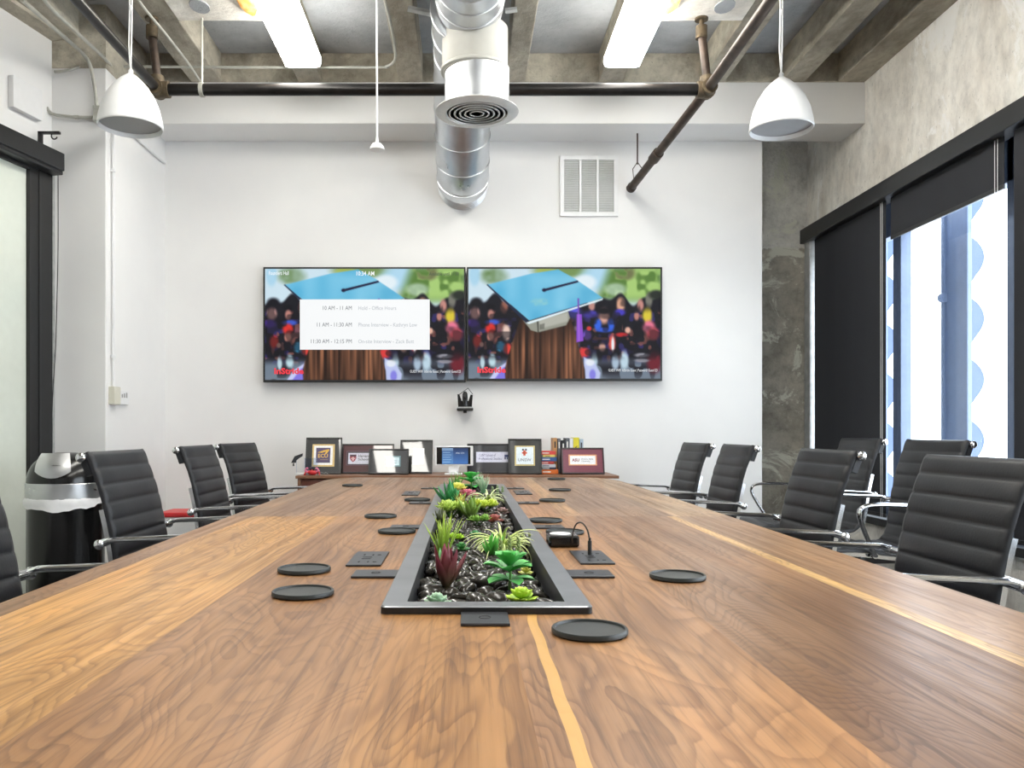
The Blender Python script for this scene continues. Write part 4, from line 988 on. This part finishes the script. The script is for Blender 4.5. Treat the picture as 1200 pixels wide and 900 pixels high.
# ================================================================== CHAIRS
prof = [(.262, .418), (.288, .432), (.290, .456), (.262, .476), (.15, .478), (.0, .462), (-.12, .452), (-.19, .462), (-.228, .50), (-.243, .56), (-.253, .63), (-.268, .71), (-.290, .80), (-.318, .88), (-.338, .935)]
pp = cat_rom(prof, .005); SS = [0]
for i in range(1, len(pp)): SS.append(SS[-1]+float(np.linalg.norm(pp[i]-pp[i-1])))
nrmls = []
for i in range(len(pp)):
    d = pp[min(i+1, len(pp)-1)]-pp[max(i-1, 0)]; d /= np.linalg.norm(d); nrmls.append(np.array((d[1], -d[0])))  # points to sitter side (+x on the back)
if nrmls[-1][0] < 0: nrmls = [-n_ for n_ in nrmls]
kb = next(i for i, p in enumerate(pp) if p[0] < -.19 and p[1] > .462)
PITCH = .0575
def sling(i0, i1, hw=.222):
    m = MB(); rows = []
    ysn = [-hw, -hw+.004, -hw+.02, -hw*.45, 0, hw*.45, hw-.02, hw-.004, hw]
    for i in range(i0, i1+1):
        ph = (SS[-1]-SS[i])/PITCH; g_ = abs(math.sin(PI*ph))**.33
        e0 = min(1, (i-i0)/3, (i1-i)/3) if i not in (i0, i1) else 0.0
        fo = (.0075+.0105*g_)*(.45+.55*e0); bo = -(.006+.004*g_)*(.3+.7*e0)
        row = []
        for yv in ysn:
            edge = 1 if abs(yv) < hw-.006 else (.75 if abs(yv) < hw-.001 else .3)
            fo_ = fo if abs(yv) < hw-.01 else .45*fo+.55*.0165; p = pp[i]+nrmls[i]*fo_*edge; row.append((p[0], yv, p[1]))
        for yv in reversed(ysn[::4]):
            edge = .4 if abs(yv) > hw-.001 else 1
            p = pp[i]+nrmls[i]*bo*edge; row.append((p[0], yv, p[1]))
        rows.append(row)
    m.loft(rows, cap=True); return m
def make_chair(lab):
    c = empty('office_chair', (0, 0, 0), lab, 'chair', 'black ribbed leather meeting chairs')
    s = sling(0, kb); s.build('seat', M['leather'], c, local=True, ang=75)
    s = sling(kb, len(pp)-1)
    tp = [i for i in range(len(pp)) if pp[i][1] > .862]; rows = []
    for i in tp[::2]+[len(pp)-1]:
        a = pp[i]-nrmls[i]*.026; b_ = pp[i]-nrmls[i]*.006; rows.append([(a[0], -.2225, a[1]), (a[0], .2225, a[1]), (b_[0], .2225, b_[1]), (b_[0], -.2225, b_[1])])
    s.loft(rows)
    s.build('backrest', M['leather'], c, local=True, ang=75)
    for sg in (-1, 1):
        m = MB(); rows = []
        for i in range(4, len(pp)-34, 3):
            y0_, y1_ = sg*.204, sg*.215; a = pp[i]-nrmls[i]*.022; b = pp[i]-nrmls[i]*.007
            rows.append([(a[0], y0_, a[1]), (a[0], y1_, a[1]), (b[0], y1_, b[1]), (b[0], y0_, b[1])])
        m.loft(rows); m.build('side_rail', M['chrome'], c, local=True, ang=50)
        m = MB(); yy = sg*.283
        ar = [(-.262, .652), (-.235, .664), (-.15, .668), (0, .674), (.11, .676), (.165, .664), (.178, .632), (.15, .57), (.115, .51), (.085, .462)]
        pa = cat_rom(ar, .015); npt = len(pa)
        pts = [Vector((p[0], yy-(sg*.045*max(0, (k_/npt-.72)/.28)), p[1])) for k_, p in enumerate(pa)]
        m.tube(pts, .0125, 10, flat=(.7, 1.15))
        m.cyl((-.272, sg*.206, .652), (-.262, sg*.298, .652), .013, 14); m.ell((-.262, sg*.298, .652), .016, .010, .016)
        m.cyl((.085, sg*.225, .462), (.085, sg*.245, .462), .012, 12)
        m.build('armrest', M['chrome'], c, local=True, ang=50)
    m = MB(); m.cyl((-.350, -.232, .918), (-.350, .232, .918), .013, 14)
    for sg in (-1, 1): m.ell((-.350, sg*.232, .918), .016, .008, .016, 14, 8)
    m.build('top_crossbar', M['chrome'], c, local=True)
    m = MB(); m.cyl((-.12, -.225, .425), (-.12, .225, .425), .010, 10); m.cyl((.13, -.225, .445), (.13, .225, .445), .010, 10); m.box(-.13, .14, -.05, .05, .400, .430); m.cyl((0, 0, .37), (0, 0, .41), .035, 16); m.cyl((.03, -.05, .41), (.03, -.20, .405), .006, 8)
    m.build('tilt_mechanism', M['slate'], c, local=True)
    m = MB(); m.cyl((0, 0, .10), (0, 0, .24), .028, 18); m.cyl((0, 0, .24), (0, 0, .38), .018, 16); m.lathe([(.045, .085), (.05, .09), (.045, .125), (.03, .14)], (0, 0, 0), 20)
    m.build('gas_column', M['chrome'], c, local=True)
    for k_ in range(5):
        a = 2*PI*k_/5+.31; d = Vector((math.cos(a), math.sin(a), 0))
        m = MB(); m.tube([d*.03+Vector((0, 0, .108)), d*.16+Vector((0, 0, .095)), d*.30+Vector((0, 0, .073))], [.022, .018, .013], 10, flat=(.7, 1))
        lg = m.build('leg', M['chrome'], c, local=True)
        m = MB(); w = Vector((-d.y, d.x, 0)); ctr = d*.30+Vector((0, 0, .0272))
        for sg in (-1, 1): m.cyl(ctr+w*sg*.006, ctr+w*sg*.024, .027, 16)
        m.cyl(ctr+Vector((0, 0, .02)), ctr+Vector((0, 0, .055)), .008, 8)
        m.build('caster', M['black'], lg, local=True)
    return c
chairs = [(-.81, 1.72, 0, 'ribbed black chair cut off by the picture edge on the door side'), (-.868, 2.82, 0, 'ribbed black chair in front of the black trash can'),
          (-.925, 3.83, 0, 'ribbed black chair in front of the red topped box'), (-.955, 4.56, -.16, 'ribbed black chair closest to the framed logos on the door side'),
          (.985, 2.12, PI, 'large looking black chair closest to the camera on the window side'), (.99, 3.00, PI, 'ribbed black chair in front of the spare chairs by the window'),
          (1.035, 4.12, PI, 'ribbed black chair beside the white wall edge and concrete pier'), (1.01, 4.76, PI+.05, 'ribbed black chair closest to the framed logos on the window side'),
          (1.80, 3.70, PI+.05, 'spare black chair against the bright window'), (1.86, 4.55, PI, 'spare black chair with chrome rail in front of the full dark blind')]
first = make_chair(chairs[0][3])
for i, (x, y, rz, lab) in enumerate(chairs):
    if i == 0: first.location = (x, y, 0); first.rotation_euler = (0, 0, rz)
    else: dup(first, (x, y, 0), rz, lab, 'spare chairs by the window' if i > 7 else None, scale=(1, 1, 1.03) if i > 7 else None)
first.location = (chairs[0][0], chairs[0][1], 0)

# ------------------------------------------------------------------ trash can
tc_ = P(78, 600, 3.85)
t = empty('trash_can', (tc_.x, 3.85, 0), 'black dome topped trash can with steel band beside the pier', 'trash can')
r = .172
MB().lathe([(r-.012, 0), (r-.008, .02), (r-.006, .66), (r-.02, .67)], (0, 0, 0), 40).build('can_body', M['gloss_black'], t, local=True)
MB().lathe([(r, .693), (r+.002, .695), (r+.002, .762), (r, .764)], (0, 0, 0), 40).build('steel_band', M['alu'], t, local=True)
dome = [(r-.002, .70)]+[((r-.002)*math.cos(a)**.75, .764+.140*math.sin(a)) for a in [PI/2*i/10 for i in range(10)]]+[(1e-5, .904)]
MB().lathe(dome, (0, 0, 0), 40).build('dome_lid', M['gloss_black'], t, local=True)
m = MB(); rows = []
for j in range(9):
    an = -PI/2+.1+(-.45+.9*j/8); col_ = []
    lowz = .79+.020*(abs(j-4)/4)**2*1.5
    for i in range(6):
        z_ = lowz+(.903-lowz)*i/5; rr_ = r*(1.02-.22*(i/5)**2)+.004
        col_.append((rr_*math.cos(an), rr_*math.sin(an), z_))
    rows.append(col_)
m.loft(rows, closed=False, cap=False); rows2 = [[(x*.975, y*.975, z) for x, y, z in c] for c in rows]; m.loft(rows2, closed=False, cap=False)
m.build('swing_flap', M['alu'], t, local=True)
m = MB(); ring = []
for hgt, dr_ in ((.70, .0), (.685, .008), (.665, .004), (.65, .006)):
    ring.append([((r+dr_*(.6+.4*math.sin(a*7)))*math.cos(a), (r+dr_*(.6+.4*math.sin(a*5)))*math.sin(a), hgt+.012*math.sin(a*2+.7)*(1 if hgt < .66 else 0)+(.012*math.cos(a) if hgt < .66 else 0)) for a in [2*PI*i/48 for i in range(48)]])
for g_ in ring[1:]:
    for i_ in range(48): k_ = 1+R.uniform(-.02, .03); g_[i_] = (g_[i_][0]*k_, g_[i_][1]*k_, g_[i_][2]+R.uniform(-.006, .006))
m.loft(ring, cap=False); m.build('bin_liner', M['liner'], t, local=True)

# white box with red lid
a = P(186, 606, 5.0); b = P(250, 606, 5.0)
t = empty('storage_bin', ((a.x+b.x)/2, 5.1, 0), 'white storage box with a red rim behind the door side chairs', 'box')
zt = a.z
MB().box(a.x, b.x, 5.0, 5.25, 0, zt-.0).build('box_body', M['white'], t, smooth=False, bevel=.006)
MB().box(a.x-.01, b.x+.01, 4.99, 5.26, zt-.001, zt+.028).build('box_lid', M['red'], t, smooth=False, bevel=.008)

# ================================================================== CREDENZA + DISPLAY
CZ = .7335; cx0, cx1 = -1.035, .93
cr = empty('credenza', ((cx0+cx1)/2, 5.0, 0), 'walnut credenza behind the far end of the table', 'credenza')
MB().box(cx0, cx1, 4.97, 5.41, CZ-.018, CZ).build('credenza_top', M['credenza'], cr, smooth=False, bevel=.002)
m = MB(); m.box(cx0+.012, cx0+.03, 4.98, 5.39, .06, CZ-.018).box(cx1-.16, cx1-.14, 4.98, 5.39, .06, CZ-.018).box(cx0+.03, cx1-.16, 5.37, 5.39, .06, CZ-.018).box(cx0+.03, cx1-.16, 5.01, 5.37, .06, .08)
for q in range(3): m.box(cx0+.1+q*.7, cx0+.16+q*.7, 5.03, 5.33, 0, .06)
m.build('credenza_body', M['credenza'], cr, smooth=False)
dw = (cx1-.16-cx0-.03)/4
for q in range(4):
    d = MB().box(cx0+.032+q*dw, cx0+.028+(q+1)*dw, 4.985, 5.005, .07, CZ-.022).build('cabinet_door', M['credenza_dark'], cr, smooth=False, bevel=.002)
    xh = cx0+.03+q*dw+(dw-.04 if q % 2 == 0 else .04)
    MB().cyl((xh, 4.97, .42), (xh, 4.97, .52), .005, 8).cyl((xh, 4.97, .43), (xh, 4.985, .43), .004, 8).cyl((xh, 4.97, .51), (xh, 4.985, .51), .004, 8).build('handle', M['alu'], d)

LEAN = math.radians(17)
def frame(px0, px1, py0, py1, Y, mat_rgb, fr_rgb, lab, deco, fw=.009, lean=LEAN, rz=0):
    a = P(px0, py1, Y); b = P(px1, py0, Y); W = b.x-a.x; H = (b.z-CZ)/math.cos(lean)
    e = empty('picture_frame', ((a.x+b.x)/2, Y, CZ+.006), lab, 'framed picture', 'framed logos standing on the credenza', rz=rz, rx=-lean)
    m = MB(); w2 = W/2; t_ = .016
    m.color(fr_rgb); m.box(-w2, -w2+fw, -.003, t_, 0, H).box(w2-fw, w2, -.003, t_, 0, H).box(-w2+fw, w2-fw, -.003, t_, 0, fw).box(-w2+fw, w2-fw, -.003, t_, H-fw, H)
    m.build('frame_border', mattr('frame_lacquer_'+str(px0), .3), e, local=True, smooth=False, bevel=.0015)
    m = MB(); m.color(mat_rgb); m.box(-w2+fw, w2-fw, .002, t_-.002, fw, H-fw); m.build('mount', M['card'], e, local=True, smooth=False)
    m = MB()
    def px2x(px): return ((px-CX)*Y/F)-(a.x+b.x)/2
    def py2z(py): return (CAMZ-(py-CY)*Y/F-CZ)/math.cos(lean)
    deco(m, px2x, py2z, Y/F)
    m.build('artwork', M['card'], e, local=True, smooth=False)
    m = MB(); m.add([(-.02, t_, H*.75), (.02, t_, H*.75), (.02, t_, H*.1), (-.02, t_, H*.1)], [(0, 1, 2, 3)]); zf = H*.1
    # easel strut reaching down to the board
    ty = math.tan(lean)
    m = MB(); m.tube([(0, t_, H*.7), (0, t_+.06, .004+.0*(t_))], [.012, .012], 4, flat=(.3, 1)); 
    m.map(lambda x, y, z: (x, y, z+ (y-t_)*math.tan(lean)*1.0)); m.build('easel_strut', M['black'], e, local=True, smooth=False)
    return e
Yd = 5.09
def R_(m, x, z, x0, x1, y0, y1, y, rgb): rect(m, x(x0), x(x1), z(y1), z(y0), y, rgb)
def d_ecu(m, x, z, s):
    R_(m, x, z, 365, 391.3, 521.8, 548, .0015, (214, 184, 122)); R_(m, x, z, 367, 389, 523.6, 546, .0012, (240, 240, 238)); R_(m, x, z, 369.5, 386.2, 526, 543.6, .0009, (72, 56, 92))
    poly(m, [(x(371), z(531.5)), (x(378), z(529)), (x(384.5), z(527.6)), (x(385), z(529)), (x(381), z(534)), (x(379.5), z(533)), (x(381.5), z(530.5)), (x(376), z(532))], .0006, (214, 168, 60))
    put_text(m, 'ECU', x(371.5), z(537.5), 6.4*s, .0006, (222, 178, 80), .0006, fit=11.5*s); R_(m, x, z, 374.5, 383.5, 539.6, 540.2, .0006, (150, 120, 90))
def crest(m, x, z, cx, y0, w, h, c1, c2, lens_=True):
    pts = [(cx-w/2, y0), (cx+w/2, y0), (cx+w/2, y0+h*.5), (cx+w*.3, y0+h*.82), (cx, y0+h), (cx-w*.3, y0+h*.82), (cx-w/2, y0+h*.5)]
    poly(m, [(x(a), z(b)) for a, b in pts], .0006, c1)
    R_(m, x, z, cx-w/2, cx+w/2, y0, y0+h*.28, .0003, c2)
    poly(m, [(x(cx-w*.14), z(y0+h*.34)), (x(cx+w*.14), z(y0+h*.34)), (x(cx+w*.14), z(y0+h*.8)), (x(cx-w*.14), z(y0+h*.8))], .0003, (220, 190, 190)); poly(m, [(x(cx-w*.36), z(y0+h*.45)), (x(cx+w*.36), z(y0+h*.45)), (x(cx+w*.36), z(y0+h*.6)), (x(cx-w*.36), z(y0+h*.6))], .0002, (210, 170, 170))
def d_harv(m, x, z, s):
    R_(m, x, z, 405, 440, 529.5, 546.6, .0015, (96, 66, 84)); R_(m, x, z, 406, 439, 530.6, 545.8, .0012, (40, 24, 34)); R_(m, x, z, 407.3, 438, 532, 545, .0009, (216, 216, 232))
    crest(m, x, z, 413, 534, 7.6, 8.6, (150, 30, 60), (70, 30, 50)); put_text(m, 'Harvard', x(419), z(537), 4.6*s, .0006, (60, 60, 80), .0003, fit=13*s); put_text(m, 'School', x(419), z(540.8), 4.2*s, .0006, (60, 60, 80), .0003, fit=12*s)
def d_blue(m, x, z, s):
    R_(m, x, z, 452, 469, 535.5, 548, .0015, (104, 140, 148)); R_(m, x, z, 452, 467.4, 537, 546.5, .0012, (206, 228, 236)); 
    for k_, yy in enumerate((541, 543.6)): R_(m, x, z, 456, 464.5, yy, yy+.7, .0008, (110, 150, 165))
def d_seal(m, x, z, s):
    R_(m, x, z, 483, 496.5, 526.5, 545, .0012, (212, 213, 216)); cx, cz = x(489), z(532.5)
    for r_, c_ in ((3.6, (110, 110, 116)), (2.6, (206, 206, 210)), (1.6, (110, 110, 116))): poly(m, [(cx+r_*s*math.cos(a), cz+r_*s*math.sin(a)*1.2) for a in [i*PI/10 for i in range(20)]], .001-.0002*(4-r_), c_)
    R_(m, x, z, 486, 493, 539, 539.8, .0008, (150, 150, 156)); R_(m, x, z, 486, 493, 541, 541.6, .0008, (150, 150, 156))
def d_cuny(m, x, z, s):
    R_(m, x, z, 558, 600, 530.8, 543, .0012, (206, 208, 228)); put_text(m, 'CUNY School of', x(561), z(536), 4.3*s, .0008, (70, 76, 130), .0001, fit=20*s); put_text(m, 'Professional Studies', x(561), z(540), 3.9*s, .0008, (70, 76, 130), .0001, fit=27*s)
    R_(m, x, z, 591.5, 597, 534, 537, .0008, (44, 54, 110)); R_(m, x, z, 591.5, 593, 537, 539.6, .0008, (44, 54, 110)); R_(m, x, z, 594, 595.2, 537, 539.6, .0008, (44, 54, 110))
def d_unsw(m, x, z, s):
    R_(m, x, z, 603.3, 627, 523.5, 547, .0015, (196, 180, 120)); R_(m, x, z, 605, 625.3, 525, 545.3, .0012, (222, 234, 242))
    R_(m, x, z, 612, 617.6, 527.2, 529.4, .0008, (30, 34, 60)); R_(m, x, z, 613.4, 616.2, 528.8, 535.2, .0006, (214, 92, 60)); R_(m, x, z, 611.8, 617.8, 530.8, 533, .0006, (214, 92, 60)); R_(m, x, z, 614, 615.6, 527.2, 529, .0005, (222, 234, 242))
    put_text(m, 'UNSW', x(606.8), z(541.8), 5.2*s, .0008, (50, 60, 80), .0, fit=15.5*s)
def d_asu(m, x, z, s):
    R_(m, x, z, 667, 700.2, 534, 546.6, .0015, (226, 160, 110)); R_(m, x, z, 668.6, 698.6, 535.4, 545.4, .0012, (238, 240, 244))
    put_text(m, 'ASU', x(671.2), z(541.9), 4.9*s, .0008, (140, 40, 60), .0009, fit=8.6*s); put_text(m, 'Arizona State', x(682), z(539.9), 2.5*s, .0008, (80, 80, 90), .0001, fit=14*s); put_text(m, 'University', x(682), z(542.4), 2.5*s, .0008, (80, 80, 90), .0001, fit=10*s)
frame(357.4, 399.6, 514, 557, Yd, (14, 15, 18), (14, 14, 15), 'black frame with gold bordered purple ECU card', d_ecu, rz=.05)
frame(399.8, 461, 521.5, 555.5, Yd+.06, (74, 22, 26), (20, 10, 12), 'maroon frame with a white Harvard crest card', d_harv)
frame(431.5, 478.5, 527.3, 557.3, Yd-.03, (20, 22, 30), (14, 14, 16), 'dark navy frame with a pale blue card, in front of two frames', d_blue)
frame(467.8, 506.3, 516.8, 555.5, Yd+.06, (12, 12, 13), (12, 12, 13), 'tall black frame holding a grey card with a round seal', d_seal, rz=-.045)
frame(547.5, 598, 521.3, 555.3, Yd+.06, (22, 24, 34), (16, 17, 19), 'dark navy frame with a lavender CUNY name card', d_cuny)
frame(595.4, 635, 515.5, 556.5, Yd, (16, 17, 18), (12, 12, 13), 'black frame with the gold edged UNSW crest card', d_unsw, rz=-.05)
frame(658.6, 708.8, 526, 556.6, Yd-.01, (116, 44, 66), (40, 16, 26), 'maroon frame with the orange edged ASU card', d_asu)

# tablet on stand
s = Yd/F; c = P(531.5, 555, Yd)
t = empty('tablet_stand', (c.x, Yd, CZ+.001), 'white tablet on a small stand showing a blue schedule', 'tablet')
MB().box(-23*s, 23*s, 0, .02, 10*s, 33.5*s).build('tablet_case', M['white'], t, local=True, smooth=False, bevel=.006, seg=3)
MB().box(-19.8*s, 19.8*s, -.001, .002, 12*s, 32*s).build('tablet_bezel', M['gloss_black'], t, local=True, smooth=False, bevel=.0008)
m = MB(); y_ = -.0018
m.add([(-13.5*s, y_, 12.4*s), (17*s, y_, 12.4*s), (17*s, y_, 31*s), (-13.5*s, y_, 31*s)], [(0, 1, 2, 3)], [(*lin(c_), 1) for c_ in ((70, 120, 190), (70, 120, 190), (30, 50, 90), (30, 50, 90))])
m.color((120, 160, 210)); m.add([(-13.5*s, y_-.0002, 12.4*s), (-.5*s, y_-.0002, 12.4*s), (-.5*s, y_-.0002, 31*s), (-13.5*s, y_-.0002, 31*s)], [(0, 1, 2, 3)], [(*lin(c_), 1) for c_ in ((90, 145, 205), (90, 145, 205), (60, 90, 140), (60, 90, 140))])
rect(m, -13.5*s, -.5*s, 28*s, 31*s, y_-.0004, (130, 160, 195))
for k_ in range(5): rect(m, -12.5*s, (-4+1.5*(k_ % 2))*s, (14.4+2.8*k_)*s, (14.9+2.8*k_)*s, y_-.0005, (170, 205, 235))
put_text(m, 'APRIL 10TH', 2.5*s, 24.3*s, 2.4*s, y_-.0005, (215, 225, 240), .0001, fit=10*s)
m.build('tablet_screen', M['screentext'], t, local=True, smooth=False)
m = MB(); m.prism([(-5.5*s, 2*s), (5.5*s, 2*s), (6.5*s, 11*s), (-6.5*s, 11*s)], .008, .016, 'xz'); m.box(-10.5*s, 10.5*s, -.03, .05, 0, 1.6*s); m.build('stand', M['white'], t, local=True, smooth=False, bevel=.002)

# books
def book(x0, x1, y0, y1, z0, z1, rgb, lab, flat, group, rot=None, text=None):
    cx, cy = (x0+x1)/2, (y0+y1)/2
    e = empty('book', (cx, cy, z0), lab, 'book', group)
    w, d, h = x1-x0, y1-y0, z1-z0; mm_ = mplain('book_cover_'+lab[:14], rgb, .5, var=.05); c_ = .0022
    m = MB()
    if flat: m.box(-w/2, w/2, -d/2, d/2, 0, c_).box(-w/2, w/2, -d/2, d/2, h-c_, h).box(-w/2, w/2, -d/2, -d/2+c_, c_, h-c_)
    else: m.box(-w/2, -w/2+c_, -d/2, d/2, 0, h).box(w/2-c_, w/2, -d/2, d/2, 0, h).box(-w/2+c_, w/2-c_, -d/2, -d/2+c_, 0, h)
    m.build('cover', mm_, e, local=True, smooth=False, bevel=.0008)
    m = MB()
    if flat: m.box(-w/2+.004, w/2-.004, -d/2+c_, d/2-.004, c_, h-c_)
    else: m.box(-w/2+c_, w/2-c_, -d/2+c_, d/2-.004, .004, h-.004)
    m.build('pages', M['cream'], e, local=True, smooth=False)
    m = MB(); m.color((235, 235, 230) if sum(rgb) < 380 else (40, 40, 44))
    if text:
        vs, fs = text_geo(text, w*.55, .0004, 'CENTER'); H_ = max(v[0] for v in vs)-min(v[0] for v in vs); k_ = min(1.6, h*.7/H_)
        m.add([(b_-w*.2, -d/2-.0005, h*.55-a_*k_) for a_, b_ in vs], fs)
    elif flat: m.box(-w*.32, w*.1, -d/2-.0006, -d/2, h*.35, h*.6)
    else: m.box(-w*.18, w*.18, -d/2-.0006, -d/2, h*.72, h*.9)
    m.build('spine_title', M['ink'], e, local=True, smooth=False)
    if rot: e.rotation_euler = rot
    return e
Yb = 5.15; sb = Yb/F
ys_ = [555, 549.6, 547.2, 543.6, 540.2, 535.4, 532.6, 528.4]; zc = CZ+.001
info = [((214, 110, 40), 'orange book at the bottom of the flat book pile', 655), ((36, 44, 70), 'navy book second from the bottom of the pile', 652.5), ((198, 204, 216), 'pale grey book above the navy one in the pile', 652),
        ((190, 74, 66), 'brick red book midway up the flat pile', 650), ((54, 96, 156), 'blue book under the white one in the pile', 653.5), ((226, 210, 120), 'thin yellow white book second from the top of the pile', 651), ((214, 76, 72), 'red book on top of the flat pile', 652)]
for i, (rgb, lab, xe) in enumerate(info):
    h = (ys_[i]-ys_[i+1])*sb*.985; x0_ = P(632 if i != 5 else 636, 0, Yb).x; book(x0_, P(xe, 0, Yb).x-.004, Yb, Yb+.15, zc, zc+h, rgb, lab, True, 'books piled flat on the credenza'); zc += h+.0005
up = [(648.2, 653, 512.8, (188, 146, 98), 'tan book at the flat pile end of the standing row', 0), (653.6, 657.2, 513.5, (104, 104, 110), 'grey black book beside the tan one', 0), (657.8, 662.6, 515.6, (28, 30, 34), 'black standing book beside the grey black one', 0),
      (662.9, 667.3, 513, (92, 98, 106), 'slate grey standing book next to the white one', 0), (667.6, 671.8, 513.2, (224, 226, 228), 'white standing book beside the yellow one', 0), (672, 679, 512.4, (222, 210, 60), 'yellow standing book with black lettering down its spine', 0), (679.2, 683.8, 514.2, (168, 186, 204), 'pale blue standing book at the end of the row', 0)]
for i, (a_, b_, tt, rgb, lab, ln) in enumerate(up):
    Y_ = 5.20; o = book(P(a_+(.9 if ln else 0), 0, Y_).x, P(b_+(.4 if ln else 0), 0, Y_).x-.0012, Y_, Y_+.14, CZ+.001, CZ+.001+(554.5-tt)*Y_/F+.001, rgb, lab, False, 'books standing on the credenza', text='WORK' if 'yellow' in lab else None)
    if ln: o.rotation_euler = (0, -ln, 0)

# graduation award, crab, glasses
s = 5.04/F
t = empty('graduation_award', (P(358, 0, 5.04).x, 5.04, CZ+.001), 'clear acrylic award with a black graduation cap', 'award')
X_ = lambda px: (px-358)*s
MB().box(X_(357), X_(372), -.01, .012, 0, 20*s).build('acrylic_block', M['acrylic'], t, local=True, smooth=False, bevel=.002)
MB().box(X_(346.5), X_(371), -.02, .02, 0, 2.4*s).build('award_base', M['white'], t, local=True, smooth=False, bevel=.001)
m = MB(); m.prism([(X_(341.3), 14.2*s), (X_(345.5), 22*s), (X_(355), 25.3*s), (X_(354.5), 22*s), (X_(350.5), 19.5*s), (X_(347.5), 17*s), (X_(346.8), 14.2*s)], -.006, .006, 'xz')
m.prism([(X_(343.4), 13.8*s), (X_(344.6), 13.8*s), (X_(345), 10.4*s), (X_(343), 10.4*s)], -.004, .004, 'xz')
m.build('cap_ornament', M['slate'], t, local=True, smooth=False)
MB().cyl((X_(347.4), 0, 2*s), (X_(347.4), 0, 16*s), .0018, 6).build('cap_wire', M['acrylic'], t, local=True)
c = P(366, 557.3, 5.0)
t = empty('toy_crab', (c.x, 5.0, CZ+.001), 'small red toy crab in front of the black ECU frame', 'toy')
m = MB(); m.ell((0, 0, 3.4*s), 6*s, .02, 3.2*s, 16, 10)
for sg in (-1, 1):
    for k_ in range(3): m.tube([(sg*4*s, -.004*k_, 3*s), (sg*8*s, -.012+.012*k_, 3.5*s), (sg*9*s, -.014+.014*k_, .3*s)], .0035, 6)
m.build('crab_body', M['red'], t, local=True)
m = MB()
for sg in (-1, 1): m.tube([(sg*4*s, -.006, 4*s), (sg*8*s, -.012, 5.5*s), (sg*6.8*s, -.016, 8*s)], [.004, .007, .004], 8); m.ell((sg*5.6*s, -.016, 8.3*s), 1.7*s, .007, 1.2*s, 10, 6)
m.build('claw', mplain('pink_plastic', (232, 130, 165), .4), t, local=True)
m = MB()
for sg in (-1, 1): m.ell((sg*2*s, -.012, 7*s), 1.0*s, .005, 1.2*s, 10, 6); m.cyl((sg*2*s, -.01, 5*s), (sg*2*s, -.01, 6.5*s), .002, 6)
m.build('eye', M['gloss_black'], t, local=True)
t = MB(); g0 = P(377, 556.3, 5.0)
for dx in (0, .026): t.tube([(g0.x+dx+.010*math.cos(a), 4.995, CZ+.010+.007*math.sin(a)) for a in [i*PI/6 for i in range(13)]], .0011, 5)
t.tube([(g0.x+.01, 4.995, CZ+.013), (g0.x+.016, 4.995, CZ+.013)], .0011, 5); t.tube([(g0.x+.036, 4.995, CZ+.012), (g0.x+.038, 5.045, CZ+.004)], .0011, 5); t.tube([(g0.x-.010, 4.995, CZ+.012), (g0.x-.008, 5.045, CZ+.004)], .0011, 5)
o = t.build('eyeglasses', M['sill']); tag(o, 'folded wire eyeglasses beside the toy crab', 'glasses')

# ================================================================== LIGHT
w = bpy.data.worlds.new('daylight'); sc.world = w; w.use_nodes = True
bg = w.node_tree.nodes['Background']; bg.inputs[0].default_value = (0.90, 0.95, 1.0, 1); bg.inputs[1].default_value = 6.0
